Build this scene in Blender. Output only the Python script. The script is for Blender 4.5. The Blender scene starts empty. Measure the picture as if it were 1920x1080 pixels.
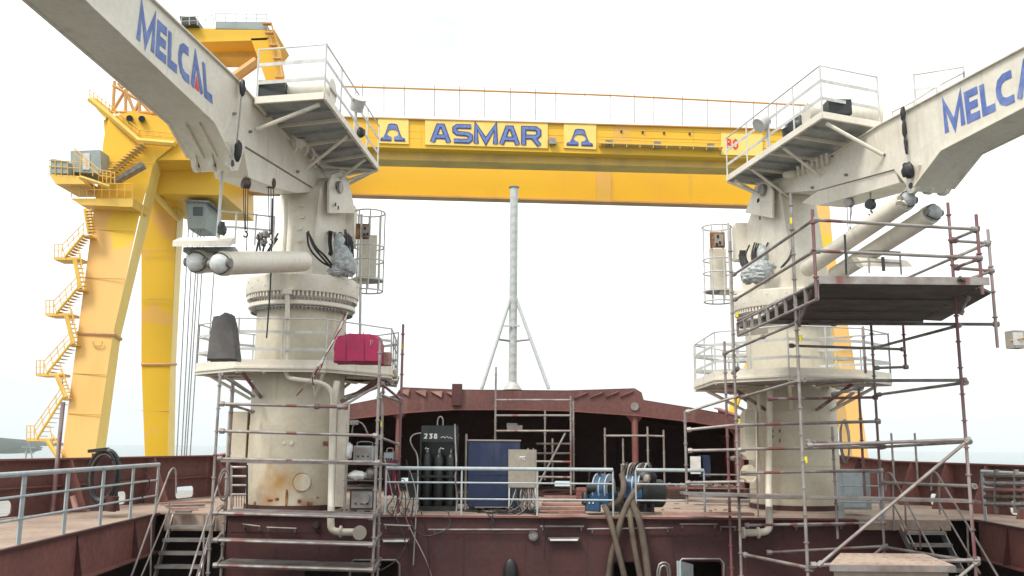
import bpy, math, random
from mathutils import Vector as V, Matrix
random.seed(7)
R = math.radians
S = bpy.context.scene
COL = S.collection
# ------------------------------------------------------------------ camera
TH, RO, F, ZC = R(9.81), R(0.46), 1700.0, 1.65
fwd = V((0, math.cos(TH), math.sin(TH)))
up0 = V((0, -math.sin(TH), math.cos(TH)))
rt = V((1, 0, 0)) * math.cos(RO) + up0 * math.sin(RO)
up = up0 * math.cos(RO) - V((1, 0, 0)) * math.sin(RO)
CAM = V((0, 0, ZC))
cd = bpy.data.cameras.new('camera')
cam = bpy.data.objects.new('camera', cd)
COL.objects.link(cam)
m = Matrix((rt, up, -fwd)).transposed().to_4x4()
m.translation = CAM
cam.matrix_world = m
cd.sensor_width = 36
cd.lens = 36 * F / 1920
cd.clip_start = .1
cd.clip_end = 20000
S.camera = cam
# ------------------------------------------------------------------ world and sun
SUN_EL, SUN_AZ = R(52), R(215)
w = bpy.data.worlds.new('World')
S.world = w
w.use_nodes = True
nt = w.node_tree
nt.nodes.clear()
out = nt.nodes.new('ShaderNodeOutputWorld')
bg = nt.nodes.new('ShaderNodeBackground')
bg.inputs['Strength'].default_value = .1
sky = nt.nodes.new('ShaderNodeTexSky')
sky.sky_type = 'NISHITA'
sky.sun_disc = False
sky.sun_elevation = SUN_EL
sky.sun_rotation = SUN_AZ
tc = nt.nodes.new('ShaderNodeTexCoord')
mp = nt.nodes.new('ShaderNodeMapping')
mp.inputs['Scale'].default_value = (1, 1, 3.2)
nz = nt.nodes.new('ShaderNodeTexNoise')
nz.inputs['Scale'].default_value = 1.7
nz.inputs['Detail'].default_value = 5
rp = nt.nodes.new('ShaderNodeValToRGB')
rp.color_ramp.elements[0].position = .38
rp.color_ramp.elements[0].color = (6.6, 7.15, 7.2, 1)
rp.color_ramp.elements[1].position = .56
rp.color_ramp.elements[1].color = (11.8, 12.2, 12.0, 1)
mx = nt.nodes.new('ShaderNodeMix')
mx.data_type = 'RGBA'
mx.inputs[0].default_value = .93
L = nt.links.new
L(tc.outputs['Generated'], mp.inputs['Vector'])
L(mp.outputs[0], nz.inputs['Vector'])
L(nz.outputs['Fac'], rp.inputs[0])
L(sky.outputs[0], mx.inputs[6])
sx = nt.nodes.new('ShaderNodeSeparateXYZ'); L(tc.outputs['Generated'], sx.inputs[0])
hg = nt.nodes.new('ShaderNodeMapRange'); hg.inputs[1].default_value = -.02; hg.inputs[2].default_value = .30; L(sx.outputs[2], hg.inputs[0])
hm = nt.nodes.new('ShaderNodeMix'); hm.data_type = 'RGBA'; hm.inputs[6].default_value = (6.1, 6.7, 6.9, 1)
L(hg.outputs[0], hm.inputs[0]); L(rp.outputs[0], hm.inputs[7]); L(hm.outputs[2], mx.inputs[7])
L(mx.outputs[2], bg.inputs['Color'])
L(bg.outputs[0], out.inputs[0])
sd = bpy.data.lights.new('sun', 'SUN')
sd.energy = 2.0
sd.angle = R(18)
sd.color = (1, .95, .86)
so = bpy.data.objects.new('sun', sd)
COL.objects.link(so)
# light travels from the sun direction (azimuth clockwise from +Y)
sdir = V((math.sin(SUN_AZ) * math.cos(SUN_EL), math.cos(SUN_AZ) * math.cos(SUN_EL), math.sin(SUN_EL)))
so.rotation_euler = sdir.to_track_quat('Z', 'Y').to_euler()
so.location = (0, 0, 60)
S.view_settings.view_transform = 'Standard'
S.view_settings.look = 'None'
S.view_settings.exposure = 0.56
S.cycles.volume_bounces = 2
S.view_settings.gamma = 1

# ------------------------------------------------------------------ measuring helpers
def ray(px, py):
    return fwd + rt * ((px - 960) / F) + up * ((540 - py) / F)
def W(px, py, Y):                       # point at forward distance Y
    d = ray(px, py)
    return CAM + d * (Y / d.y)
def H(px, py, z):                       # point at height z
    d = ray(px, py)
    return CAM + d * ((z - ZC) / d.z)
def PL(px, py, o, n):                   # point on a plane
    d = ray(px, py)
    return CAM + d * ((o - CAM).dot(n) / d.dot(n))

# ------------------------------------------------------------------ materials
def mat(name, c, c2=None, scale=1.5, lo=.45, hi=.6, rough=.5, metal=0, bump=.0, fine=.12, streak=None, smin=.58, smax=.72, sscale=3.0, bscale=30, stains=()):
    M = bpy.data.materials.new(name)
    M.use_nodes = True
    t = M.node_tree
    b = t.nodes['Principled BSDF']
    b.inputs['Roughness'].default_value = rough
    b.inputs['Metallic'].default_value = metal
    g = t.nodes.new('ShaderNodeNewGeometry')
    l = t.links.new
    def noise(sc, det=4, vec=None):
        n = t.nodes.new('ShaderNodeTexNoise')
        n.inputs['Scale'].default_value = sc
        n.inputs['Detail'].default_value = det
        l(vec or g.outputs['Position'], n.inputs['Vector'])
        return n
    def ramp(src, a, bb):
        r = t.nodes.new('ShaderNodeMapRange')
        r.inputs[1].default_value = a
        r.inputs[2].default_value = bb
        l(src, r.inputs[0])
        return r.outputs[0]
    def mix(f, a, bb, mode='MIX'):
        x = t.nodes.new('ShaderNodeMix')
        x.data_type = 'RGBA'
        x.blend_type = mode
        if isinstance(f, float): x.inputs[0].default_value = f
        else: l(f, x.inputs[0])
        for i, q in ((6, a), (7, bb)):
            if isinstance(q, tuple): x.inputs[i].default_value = (*q, 1)
            else: l(q, x.inputs[i])
        return x.outputs[2]
    cc = mix(ramp(noise(scale).outputs['Fac'], lo, hi), c, c2 or tuple(q * .88 for q in c))
    if fine:
        f = noise(9, 6)
        r = t.nodes.new('ShaderNodeMapRange')
        r.inputs[1].default_value = .3; r.inputs[2].default_value = .7
        r.inputs[3].default_value = 1 - fine; r.inputs[4].default_value = 1 + fine * .4
        l(f.outputs['Fac'], r.inputs[0])
        cm = t.nodes.new('ShaderNodeCombineColor')
        for i in range(3): l(r.outputs[0], cm.inputs[i])
        cc = mix(1.0, cc, cm.outputs[0], 'MULTIPLY')
    if streak:
        mpn = t.nodes.new('ShaderNodeMapping')
        mpn.inputs['Scale'].default_value = (sscale, sscale, sscale * .14)
        l(g.outputs['Position'], mpn.inputs['Vector'])
        s = noise(1, 7, mpn.outputs[0])
        cc = mix(ramp(s.outputs['Fac'], smin, smax), cc, streak)
    for (sc_, rad, colr) in stains:
        vm = t.nodes.new('ShaderNodeVectorMath'); vm.operation = 'DISTANCE'; vm.inputs[1].default_value = sc_
        l(g.outputs['Position'], vm.inputs[0])
        ad = t.nodes.new('ShaderNodeMath'); ad.operation = 'MULTIPLY_ADD'; ad.inputs[1].default_value = -rad * 1.6
        l(noise(2.6, 6).outputs['Fac'], ad.inputs[0]); l(vm.outputs['Value'], ad.inputs[2])
        cc = mix(ramp(ad.outputs[0], rad * .25, -rad * .75), cc, colr)
    l(cc, b.inputs['Base Color'])
    rr = ramp(noise(5).outputs['Fac'], .2, .8)
    rm = t.nodes.new('ShaderNodeMapRange')
    rm.inputs[3].default_value = max(.05, rough - .12); rm.inputs[4].default_value = min(1, rough + .15)
    l(rr, rm.inputs[0]); l(rm.outputs[0], b.inputs['Roughness'])
    if bump:
        bn = t.nodes.new('ShaderNodeBump')
        bn.inputs['Strength'].default_value = bump
        bn.inputs['Distance'].default_value = .02
        l(noise(bscale, 5).outputs['Fac'], bn.inputs['Height'])
        l(bn.outputs[0], b.inputs['Normal'])
    return M
M = dict(
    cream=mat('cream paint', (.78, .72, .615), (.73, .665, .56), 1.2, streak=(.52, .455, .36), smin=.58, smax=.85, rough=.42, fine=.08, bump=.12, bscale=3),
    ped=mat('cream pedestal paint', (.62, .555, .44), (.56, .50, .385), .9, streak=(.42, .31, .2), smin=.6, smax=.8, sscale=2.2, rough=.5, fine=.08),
    pedrust=mat('rust stained pedestal paint', (.62, .555, .44), (.56, .50, .385), .9, streak=(.42, .31, .2), smin=.6, smax=.8, sscale=2.2, rough=.5, fine=.08, stains=(((-5.62, 22.8, .75), .55, (.44, .25, .08)), ((-6.0, 22.85, .25), .35, (.36, .22, .12)), ((-5.0, 22.9, .1), .3, (.33, .22, .14)))),
    greygrate=mat('grey platform underside', (.36, .37, .37), (.30, .31, .31), 3, rough=.7, bump=.3),
    mastgrey=mat('pale mast paint', (.50, .52, .51), (.46, .48, .47), .5, rough=.5),
    white=mat('white rail paint', (.60, .59, .56), (.52, .50, .47), 3, rough=.4),
    galv=mat('galvanised scaffold tube', (.36, .33, .31), (.25, .2, .185), 2.5, .4, .62, rough=.55, metal=.25, streak=(.24, .10, .09), smin=.62, smax=.66, sscale=1.3),
    redtube=mat('red painted tube', (.22, .085, .09), (.19, .12, .12), 3, rough=.6, streak=(.34, .29, .28), smin=.5, smax=.58, sscale=3),
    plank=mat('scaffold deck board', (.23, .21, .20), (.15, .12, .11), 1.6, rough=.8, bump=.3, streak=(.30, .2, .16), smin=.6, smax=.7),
    plankdark=mat('dark platform underside', (.10, .095, .09), (.15, .13, .12), 1.2, rough=.85, bump=.4),  # darker board colour for the deck seen from below
    yellow=mat('yellow crane paint', (.80, .455, .012), (.76, .415, .016), .12, .45, .65, rough=.45, fine=.06, streak=(.58, .33, .05), smin=.64, smax=.82, sscale=.5),
    yelleg=mat('patched yellow leg paint', (.80, .49, .02), (.77, .44, .13), .16, .42, .46, rough=.5, fine=.05, streak=(.66, .36, .08), smin=.58, smax=.72, sscale=.3),
    yelfar=mat('deep yellow leg paint', (.70, .42, .006), (.70, .38, .07), .14, .54, .57, rough=.5, fine=.05, streak=(.56, .31, .03), smin=.6, smax=.8, sscale=.3),
    splice=mat('faded orange splice paint', (.74, .40, .10), (.68, .40, .05), .3, rough=.6, streak=(.5, .28, .08), smin=.55, smax=.8, sscale=.6),
    yelrail=mat('yellow rail paint', (.80, .48, .08), None, .5, rough=.5),
    yeldirtshade=mat('dirty and shaded yellow paint', (.72, .46, .10), (.60, .38, .11), .3, rough=.6),
    orange=mat('orange rust rail', (.62, .33, .12), None, .4, rough=.6),
    tealgrey=mat('pale grey cabin', (.30, .34, .33), (.25, .29, .28), .6, rough=.5),
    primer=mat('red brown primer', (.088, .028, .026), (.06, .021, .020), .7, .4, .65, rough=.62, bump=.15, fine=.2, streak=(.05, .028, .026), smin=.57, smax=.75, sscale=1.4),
    primerlit=mat('lit red primer', (.25, .098, .083), (.19, .072, .062), .8, .4, .65, rough=.6, bump=.15, fine=.2, streak=(.16, .075, .065), smin=.6, smax=.75, sscale=1.4),  # lighter copy of the primer, daylight put into its colour
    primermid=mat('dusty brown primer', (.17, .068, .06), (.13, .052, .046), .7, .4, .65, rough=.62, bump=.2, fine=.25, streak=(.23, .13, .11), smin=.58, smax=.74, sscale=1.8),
    deck=mat('dusty deck plate', (.42, .31, .24), (.31, .22, .175), .9, .4, .65, rough=.8, bump=.25, fine=.2, streak=None),
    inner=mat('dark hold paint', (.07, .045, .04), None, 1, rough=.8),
    rail=mat('blue grey rail paint', (.44, .49, .51), (.38, .43, .45), 2, rough=.45, streak=(.33, .27, .24), smin=.63, smax=.75),
    steel=mat('bare steel', (.34, .32, .30), (.24, .21, .2), 2, rough=.5, metal=.5),
    black=mat('black rubber', (.018, .018, .02), None, 3, rough=.5),
    dark=mat('dark painted steel', (.014, .016, .017), (.024, .026, .026), 3, rough=.45),
    brown=mat('brown chain block', (.11, .06, .045), (.07, .045, .04), 4, rough=.5),
    bottle=mat('black gas bottle', (.012, .015, .015), (.02, .024, .024), 3, rough=.35),
    grey=mat('grey tarpaulin', (.13, .12, .12), (.16, .15, .145), 2, rough=.8, bump=.5, bscale=6),
    crimson=mat('crimson tarpaulin', (.36, .012, .075), (.29, .012, .06), 2, rough=.6, bump=.5, bscale=5),
    navy=mat('navy cabinet paint', (.012, .022, .07), (.016, .03, .08), 1.5, rough=.45, streak=(.05, .06, .1), smin=.6, smax=.75),
    beige=mat('beige cabinet paint', (.34, .30, .25), None, 2, rough=.5),
    blue=mat('blue fan paint', (.018, .065, .15), (.03, .10, .19), 3, rough=.4),
    hose=mat('tan duct hose', (.125, .095, .07), (.09, .066, .05), 4, rough=.8, bump=.3),
    foil=mat('crinkled foil', (.52, .54, .54), (.38, .40, .41), 9, rough=.55, metal=.2, bump=1.0, bscale=22),
    rust=mat('rust', (.20, .075, .03), (.36, .2, .09), 6, rough=.9),
    txblue=mat('letter blue', (.10, .16, .44), (.15, .22, .50), 3, rough=.5, fine=.2, streak=(.28, .33, .5), smin=.6, smax=.75),
    txdark=mat('letter navy edge', (.03, .04, .17), None, 3, rough=.5, fine=.05),
    txred=mat('letter red', (.78, .03, .06), None, 3, rough=.5, fine=.05),
    txwhite=mat('stencil white', (.7, .72, .7), None, 3, rough=.5, fine=.05),
    sign=mat('pale yellow sign board', (.88, .62, .16), (.86, .58, .14), .5, rough=.5, fine=.05),
    plastic=mat('white plastic', (.8, .8, .78), None, 3, rough=.4),
    pink=mat('pink primer plank', (.42, .24, .20), (.32, .17, .14), 2, rough=.7),
    redrag=mat('dark red hose', (.22, .02, .05), None, 3, rough=.6),
    ylw=mat('yellow tag', (.8, .7, .03), None, 3, rough=.5),
    hill=mat('forested hill', (.015, .03, .022), (.03, .05, .035), .03, rough=.95, fine=.3, bump=1.0, bscale=.25),
    quay=mat('concrete quay', (.32, .31, .29), (.26, .25, .24), .3, rough=.85),
    glass=mat('dark cabin glass', (.03, .04, .045), None, 1, rough=.12, fine=0),
)
def water_mat():
    m_ = mat('harbour water', (.10, .15, .15), (.08, .13, .13), .02, rough=.12, fine=0, bump=.5, bscale=.8)
    return m_
M['water'] = water_mat()

# ------------------------------------------------------------------ mesh builder
def basis(d):
    d = d.normalized()
    a = V((0, 0, 1)) if abs(d.z) < .9 else V((1, 0, 0))
    x = d.cross(a).normalized()
    return x, d.cross(x).normalized()
class MB:
    def __init__(s): s.v = []; s.f = []
    def add(s, vs, fs):
        o = len(s.v)
        s.v += [V(q) for q in vs]
        s.f += [tuple(i + o for i in f) for f in fs]
        return s
    def hexa(s, p):          # bottom 4, top 4
        return s.add(p, [(0, 3, 2, 1), (4, 5, 6, 7), (0, 1, 5, 4), (1, 2, 6, 5), (2, 3, 7, 6), (3, 0, 4, 7)])
    def box(s, c, sz, rz=0, ax=None):
        c = V(c)
        if ax is None:
            ax = (V((math.cos(rz), math.sin(rz), 0)), V((-math.sin(rz), math.cos(rz), 0)), V((0, 0, 1)))
        x, y, z = (ax[i] * sz[i] / 2 for i in range(3))
        return s.hexa([c - x - y - z, c + x - y - z, c + x + y - z, c - x + y - z, c - x - y + z, c + x - y + z, c + x + y + z, c - x + y + z])
    def bar(s, a, b, wd, ht, upv=V((0, 0, 1))):     # rectangular bar from a to b
        a, b = V(a), V(b)
        d = (b - a)
        dn = d.normalized()
        x = dn.cross(upv)
        if x.length < 1e-4: x = V((1, 0, 0))
        x.normalize()
        z = x.cross(dn)
        return s.box((a + b) / 2, (wd, d.length, ht), ax=(x, dn, z))
    def tube(s, a, b, r, r2=None, n=8, cap=True):
        a, b = V(a), V(b)
        r2 = r if r2 is None else r2
        x, y = basis(b - a)
        vs = []
        for c, q in ((a, r), (b, r2)):
            for i in range(n):
                t = 2 * math.pi * i / n
                vs.append(c + (x * math.cos(t) + y * math.sin(t)) * q)
        fs = [(i, (i + 1) % n, n + (i + 1) % n, n + i) for i in range(n)]
        if cap: fs += [tuple(range(n))[::-1], tuple(range(n, 2 * n))]
        return s.add(vs, fs)
    def path(s, pts, r, n=6, smooth=0):
        pts = [V(p) for p in pts]
        for _ in range(smooth):
            q = [pts[0]]
            for a, b in zip(pts, pts[1:]):
                q += [a * .75 + b * .25, a * .25 + b * .75]
            q.append(pts[-1])
            pts = q
        x, y = basis(pts[1] - pts[0])
        vs = []
        for k, p in enumerate(pts):
            d = (pts[min(k + 1, len(pts) - 1)] - pts[max(k - 1, 0)]).normalized()
            x = (x - d * x.dot(d)).normalized()
            y = d.cross(x)
            for i in range(n):
                t = 2 * math.pi * i / n
                vs.append(p + (x * math.cos(t) + y * math.sin(t)) * r)
        fs = []
        for k in range(len(pts) - 1):
            for i in range(n):
                j = (i + 1) % n
                fs.append((k * n + i, k * n + j, k * n + n + j, k * n + n + i))
        fs += [tuple(range(n))[::-1], tuple(range((len(pts) - 1) * n, len(pts) * n))]
        return s.add(vs, fs)
    def prism(s, poly, vec):
        poly = [V(p) for p in poly]; vec = V(vec)
        n = len(poly)
        return s.add(poly + [p + vec for p in poly], [tuple(range(n)), tuple(range(n, 2 * n))[::-1]] + [(i, n + i, n + (i + 1) % n, (i + 1) % n) for i in range(n)])
    def loft(s, A, B):
        n = len(A)
        return s.add(list(A) + list(B), [tuple(range(n)), tuple(range(n, 2 * n))[::-1]] + [(i, n + i, n + (i + 1) % n, (i + 1) % n) for i in range(n)])
    def lathe(s, c, prof, n=48):
        c = V(c)
        vs = []
        for r, z in prof:
            for i in range(n):
                t = 2 * math.pi * i / n
                vs.append(c + V((r * math.cos(t), r * math.sin(t), z)))
        fs = []
        for k in range(len(prof) - 1):
            for i in range(n):
                j = (i + 1) % n
                fs.append((k * n + i, k * n + j, k * n + n + j, k * n + n + i))
        fs += [tuple(range(n))[::-1], tuple(range((len(prof) - 1) * n, len(prof) * n))]
        return s.add(vs, fs)
    def ball(s, c, r, nu=12, nv=8, sq=(1, 1, 1), jit=0):
        vs = []; c = V(c)
        for j in range(nv + 1):
            ph = math.pi * j / nv
            for i in range(nu):
                t = 2 * math.pi * i / nu
                k = 1 + (random.uniform(-jit, jit) if 0 < j < nv else 0)
                vs.append(c + V((r * k * sq[0] * math.sin(ph) * math.cos(t), r * k * sq[1] * math.sin(ph) * math.sin(t), r * k * sq[2] * math.cos(ph))))
        fs = [(j * nu + i, j * nu + (i + 1) % nu, (j + 1) * nu + (i + 1) % nu, (j + 1) * nu + i) for j in range(nv) for i in range(nu)]
        return s.add(vs, fs)
    def wall(s, o, ux, uz, wd, ht, holes, nrm, th, fil=0):    # panel with rectangular openings (x0,z0,x1,z1)
        xs = sorted({0, wd, *[h[0] for h in holes], *[h[2] for h in holes]})
        zs = sorted({0, ht, *[h[1] for h in holes], *[h[3] for h in holes]})
        xs = [x for x in xs if 0 <= x <= wd]; zs = [z for z in zs if 0 <= z <= ht]
        ux = V(ux); uz = V(uz); nrm = V(nrm); o = V(o)
        def hole(i, j):
            if i < 0 or j < 0 or i >= len(xs) - 1 or j >= len(zs) - 1: return True
            cx, cz = (xs[i] + xs[i + 1]) / 2, (zs[j] + zs[j + 1]) / 2
            return any(h[0] < cx < h[2] and h[1] < cz < h[3] for h in holes)
        P = lambda x, z, k: o + ux * x + uz * z + nrm * (k * th)
        for i in range(len(xs) - 1):
            for j in range(len(zs) - 1):
                if hole(i, j): continue
                x0, x1, z0, z1 = xs[i], xs[i + 1], zs[j], zs[j + 1]
                s.add([P(x0, z0, 0), P(x1, z0, 0), P(x1, z1, 0), P(x0, z1, 0)], [(0, 1, 2, 3)])
                s.add([P(x0, z0, 1), P(x1, z0, 1), P(x1, z1, 1), P(x0, z1, 1)], [(3, 2, 1, 0)])
                for (di, dj, a, b) in ((-1, 0, (x0, z0), (x0, z1)), (1, 0, (x1, z0), (x1, z1)), (0, -1, (x0, z0), (x1, z0)), (0, 1, (x0, z1), (x1, z1))):
                    if hole(i + di, j + dj):
                        s.add([P(*a, 0), P(*b, 0), P(*b, 1), P(*a, 1)], [(0, 1, 2, 3)])
        if fil:
            for h in holes:
                for sx, sz in ((0, 0), (0, 1), (1, 0), (1, 1)):
                    cx = h[2] if sx else h[0]; cz = h[3] if sz else h[1]
                    dx = -fil if sx else fil; dz = -fil if sz else fil
                    if not (0 <= cz + .001 and cz <= ht): continue
                    pts = [(cx, cz)] + [(cx + dx * (1 - math.sin(a)), cz + dz * (1 - math.cos(a))) for a in [k * math.pi / 8 for k in range(5)]]
                    s.prism([P(x, z, .02) for x, z in pts], nrm * th * .96)
        return s
    def build(s, name, m, parent=None, loc=None, smooth=True):
        me = bpy.data.meshes.new(name)
        if parent is not None:
            base = wloc(parent)
        else:
            if loc is None:
                xs = [q.x for q in s.v]; ys = [q.y for q in s.v]; zs = [q.z for q in s.v]
                loc = ((min(xs) + max(xs)) / 2, (min(ys) + max(ys)) / 2, min(zs))
            base = V(loc)
        me.from_pydata([q - base for q in s.v], [], s.f)
        me.update()
        import bmesh
        bm = bmesh.new(); bm.from_mesh(me)
        bmesh.ops.recalc_face_normals(bm, faces=bm.faces)
        bm.to_mesh(me); bm.free()
        if smooth:
            me.shade_smooth(); me.set_sharp_from_angle(angle=R(35))
        me.materials.append(M[m])
        o = bpy.data.objects.new(name, me)
        COL.objects.link(o)
        if parent is not None: o.parent = parent
        else: o.location = base
        return o
def wloc(o):
    l = V((0, 0, 0))
    while o is not None:
        l = l + o.location; o = o.parent
    return l
def tag(o, label=None, cat=None, group=None, kind=None):
    if label: o['label'] = label
    if cat: o['category'] = cat
    if group: o['group'] = group
    if kind: o['kind'] = kind
    return o
def thing(name, label, cat, loc, group=None):
    o = bpy.data.objects.new(name, None)
    COL.objects.link(o)
    o.location = V(loc); o.empty_display_size = .3
    return tag(o, label, cat, group)
def deep(o, off, par=None):
    c = o.copy(); COL.objects.link(c)
    if par: c.parent = par
    else: c.location = V(o.location) + V(off)
    for ch in list(o.children): deep(ch, None, c)
    return c
def Ws(l, Y=None): return [W(*p) if len(p) == 3 else W(p[0], p[1], Y) for p in l]

# ------------------------------------------------------------------ stroke lettering
def stroke(pts, w):
    n = len(pts); Lf = []; Rt = []
    for i, (x, y) in enumerate(pts):
        ds = []
        if i > 0: ds.append((x - pts[i - 1][0], y - pts[i - 1][1]))
        if i < n - 1: ds.append((pts[i + 1][0] - x, pts[i + 1][1] - y))
        ns = []
        for dx, dy in ds:
            l = math.hypot(dx, dy); ns.append((-dy / l, dx / l))
        if len(ns) == 1: nx, ny, k = ns[0][0], ns[0][1], 1
        else:
            nx, ny = ns[0][0] + ns[1][0], ns[0][1] + ns[1][1]
            l = math.hypot(nx, ny); nx /= l; ny /= l
            k = min(2.2, 1 / max(.3, nx * ns[0][0] + ny * ns[0][1]))
        Lf.append((x + nx * w / 2 * k, y + ny * w / 2 * k)); Rt.append((x - nx * w / 2 * k, y - ny * w / 2 * k))
    return [(Lf[i], Lf[i + 1], Rt[i + 1], Rt[i]) for i in range(n - 1)]
def arc(cx, cy, rx, ry, a0, a1, n=8):
    return [(cx + rx * math.cos(R(a0 + (a1 - a0) * i / n)), cy + ry * math.sin(R(a0 + (a1 - a0) * i / n))) for i in range(n + 1)]
h = .1
GL = {   # width, strokes (centre lines, height 1)
    'M': (1.15, [[(.1, 0), (.1, .96), (.575, .12), (1.05, .96), (1.05, 0)]]),
    'E': (.72, [[(.72, .1), (.1, .1), (.1, .9), (.72, .9)], [(.1, .5), (.66, .5)]]),
    'L': (.68, [[(.1, 1), (.1, .1), (.68, .1)]]),
    'C': (.82, [arc(.5, .5, .4, .4, -60, -180, 6)[:1] + [(.82, .1), (.45, .1)] + arc(.4, .42, .3, .32, 255, 180, 3)[1:] + arc(.4, .58, .3, .32, 180, 105, 3) + [(.45, .9), (.82, .9)]]),
    'A': (1.0, [[(.1, 0), (.5, .93), (.9, 0)]]),
    'a': (1.0, [[(.1, 0), (.4, .9), (.6, .9), (.9, 0)], [(.25, .3), (.75, .3)]]),
    'S': (.95, [[(.9, .9), (.22, .9), (.1, .8), (.1, .62), (.22, .52), (.75, .48), (.86, .4), (.86, .2), (.75, .1), (.05, .1)]]),
    'R': (.95, [[(.1, 0), (.1, .9), (.7, .9), (.85, .78), (.85, .56), (.72, .44), (.2, .44)], [(.55, .44), (.88, 0)]]),
    'F': (.6, [[(.1, 0), (.1, .9), (.6, .9)], [(.2, .5), (.5, .5)]]),
    '2': (.6, [[(.05, .82), (.15, .93), (.45, .93), (.55, .8), (.5, .6), (.1, .1), (.6, .1)]]),
    '3': (.6, [[(.05, .92), (.55, .92), (.3, .58), (.5, .5), (.55, .3), (.42, .08), (.05, .1)]]),
    '8': (.6, [[(.3, .52), (.1, .65), (.1, .85), (.3, .95), (.5, .85), (.5, .65), (.3, .52), (.07, .36), (.07, .15), (.3, .05), (.53, .15), (.53, .36), (.3, .52)]]),
    '0': (.6, [[(.3, .05), (.08, .25), (.08, .75), (.3, .95), (.52, .75), (.52, .25), (.3, .05), (.1, .2)]]),
}
del GL['C']
GL['C'] = (.82, [[(.82, .1), (.42, .1), (.2, .2), (.1, .4), (.1, .6), (.2, .8), (.42, .9), (.82, .9)]])
def write(mb, word, bl, br, tr, tl, n, sw=.19, lift=.004, gap=.16, widen=0, th=.004):
    """word onto the 3D quad bl,br,tr,tl; n = outward normal"""
    tot = sum(GL[c][0] for c in word) + gap * (len(word) - 1)
    x0 = 0; k = 0
    for c in word:
        wd, st = GL[c]
        for s_ in st:
            k += 1
            for q in stroke(s_, sw + widen):
                P = []
                for (x, y) in q:
                    s = (x0 + x) / tot
                    P.append((bl * (1 - s) + br * s) * (1 - y) + (tl * (1 - s) + tr * s) * y + n * (lift + .0007 * k))
                mb.prism(P, n * th)
        x0 += wd + gap
    return mb

# ================================================================== SETTING
def sheet(name, pts, m, kind='structure'):
    o = MB().add(pts, [tuple(range(len(pts)))]).build(name, m, smooth=False)
    return tag(o, kind=kind)
WZ = -7.0
sheet('water', [(-2500, -200, WZ), (2500, -200, WZ), (2500, 2500, WZ), (-2500, 2500, WZ)], 'water')
# quay under the gantry legs (left and right of the ship)
for (x0, x1) in ((-90, -30), (34, 90)):
    tag(MB().hexa([(x0, 60, WZ - 2), (x1, 60, WZ - 2), (x1, 150, WZ - 2), (x0, 150, WZ - 2), (x0, 60, WZ + 1), (x1, 60, WZ + 1), (x1, 150, WZ + 1), (x0, 150, WZ + 1)]).build('quay', 'quay', smooth=False), kind='structure')
# hills
def hill():
    mb = MB(); n = 60; rows = []
    prof = [(-400, 905), (-200, 838), (-60, 818), (0, 821), (30, 826), (60, 830), (95, 842), (130, 856), (200, 872)]
    def yy(px):
        for (a, b), (c, d) in zip(prof, prof[1:]):
            if a <= px <= c: return b + (d - b) * (px - a) / (c - a)
        return 880
    Y0 = 1500
    crest = []; foot = []; back = []
    for i in range(n + 1):
        px = -400 + 600 * i / n
        c = W(px, yy(px) + random.uniform(-.9, .9), Y0 + 150)
        crest.append(c); foot.append(V((W(px, 840, 560).x, 560 + random.uniform(-8, 8), WZ - 1)))
        back.append(V((c.x, Y0 + 500, WZ - 1)))
    vs = []; 
    rws = 10
    for j in range(rws + 1):
        t = j / rws
        for i in range(n + 1):
            p = foot[i].lerp(crest[i], t); 
            if crest[i].z < WZ: p.z = WZ - 1
            if 0 < j < rws: p = p + V((0, random.uniform(-10, 10), random.uniform(-.8, .8)))
            vs.append(p)
    vs += back
    fs = [(j * (n + 1) + i, j * (n + 1) + i + 1, (j + 1) * (n + 1) + i + 1, (j + 1) * (n + 1) + i) for j in range(rws + 1) for i in range(n)]
    mb.add(vs, fs)
    tag(mb.build('hills', 'hill'), kind='structure')
hill()

# deck plates ------------------------------------------------------
YW = 22.0            # aft face of the raised deck
dl0, dl1 = H(0, 1030, 0), H(292, 962, 0)
dr0, dr1 = H(1920, 990, 0), H(1735, 956, 0)
print('deck edges', dl0, dl1, dr0, dr1)
eL = lambda Y: dl0.x + (dl1.x - dl0.x) * (Y - dl0.y) / (dl1.y - dl0.y)
eR = lambda Y: dr0.x + (dr1.x - dr0.x) * (Y - dr0.y) / (dr1.y - dr0.y)
bl0, bl1 = H(53, 966, 0), H(368, 933, 0)
bL = lambda Y: bl0.x + (bl1.x - bl0.x) * (Y - bl0.y) / (bl1.y - bl0.y)
print('bulwark left', bl0, bl1)
bR = lambda Y: 13.2 - .12 * (Y - 18) if Y < 30 else 13.2 - .12 * 12 - .2 * (Y - 30)
T = .03
dk = MB()
dk.prism([(-9.2, YW, -T), (eR(YW) - .1, YW, -T), (bR(YW), YW, -T), (bR(29), 29, -T), (8.6, 38, -T), (-7.4, 38, -T), (bL(29), 29, -T), (bL(YW), YW, -T)], (0, 0, T))
Yn = 9.0
dk.prism([(eL(Yn), Yn, -T), (eL(YW), YW, -T), (bL(YW), YW, -T), (bL(Yn), Yn, -T)], (0, 0, T))
dk.prism([(eR(Yn), Yn, -T), (bR(Yn), Yn, -T), (bR(YW), YW, -T), (eR(YW), YW, -T)], (0, 0, T))
tag(dk.build('deck', 'deck', smooth=False), kind='structure')
ld = MB().prism([(-13, 5, -3.4), (15, 5, -3.4), (15, 40, -3.4), (-13, 40, -3.4)], (0, 0, .1))
tag(ld.build('lower_deck', 'inner', smooth=False), kind='structure')

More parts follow.
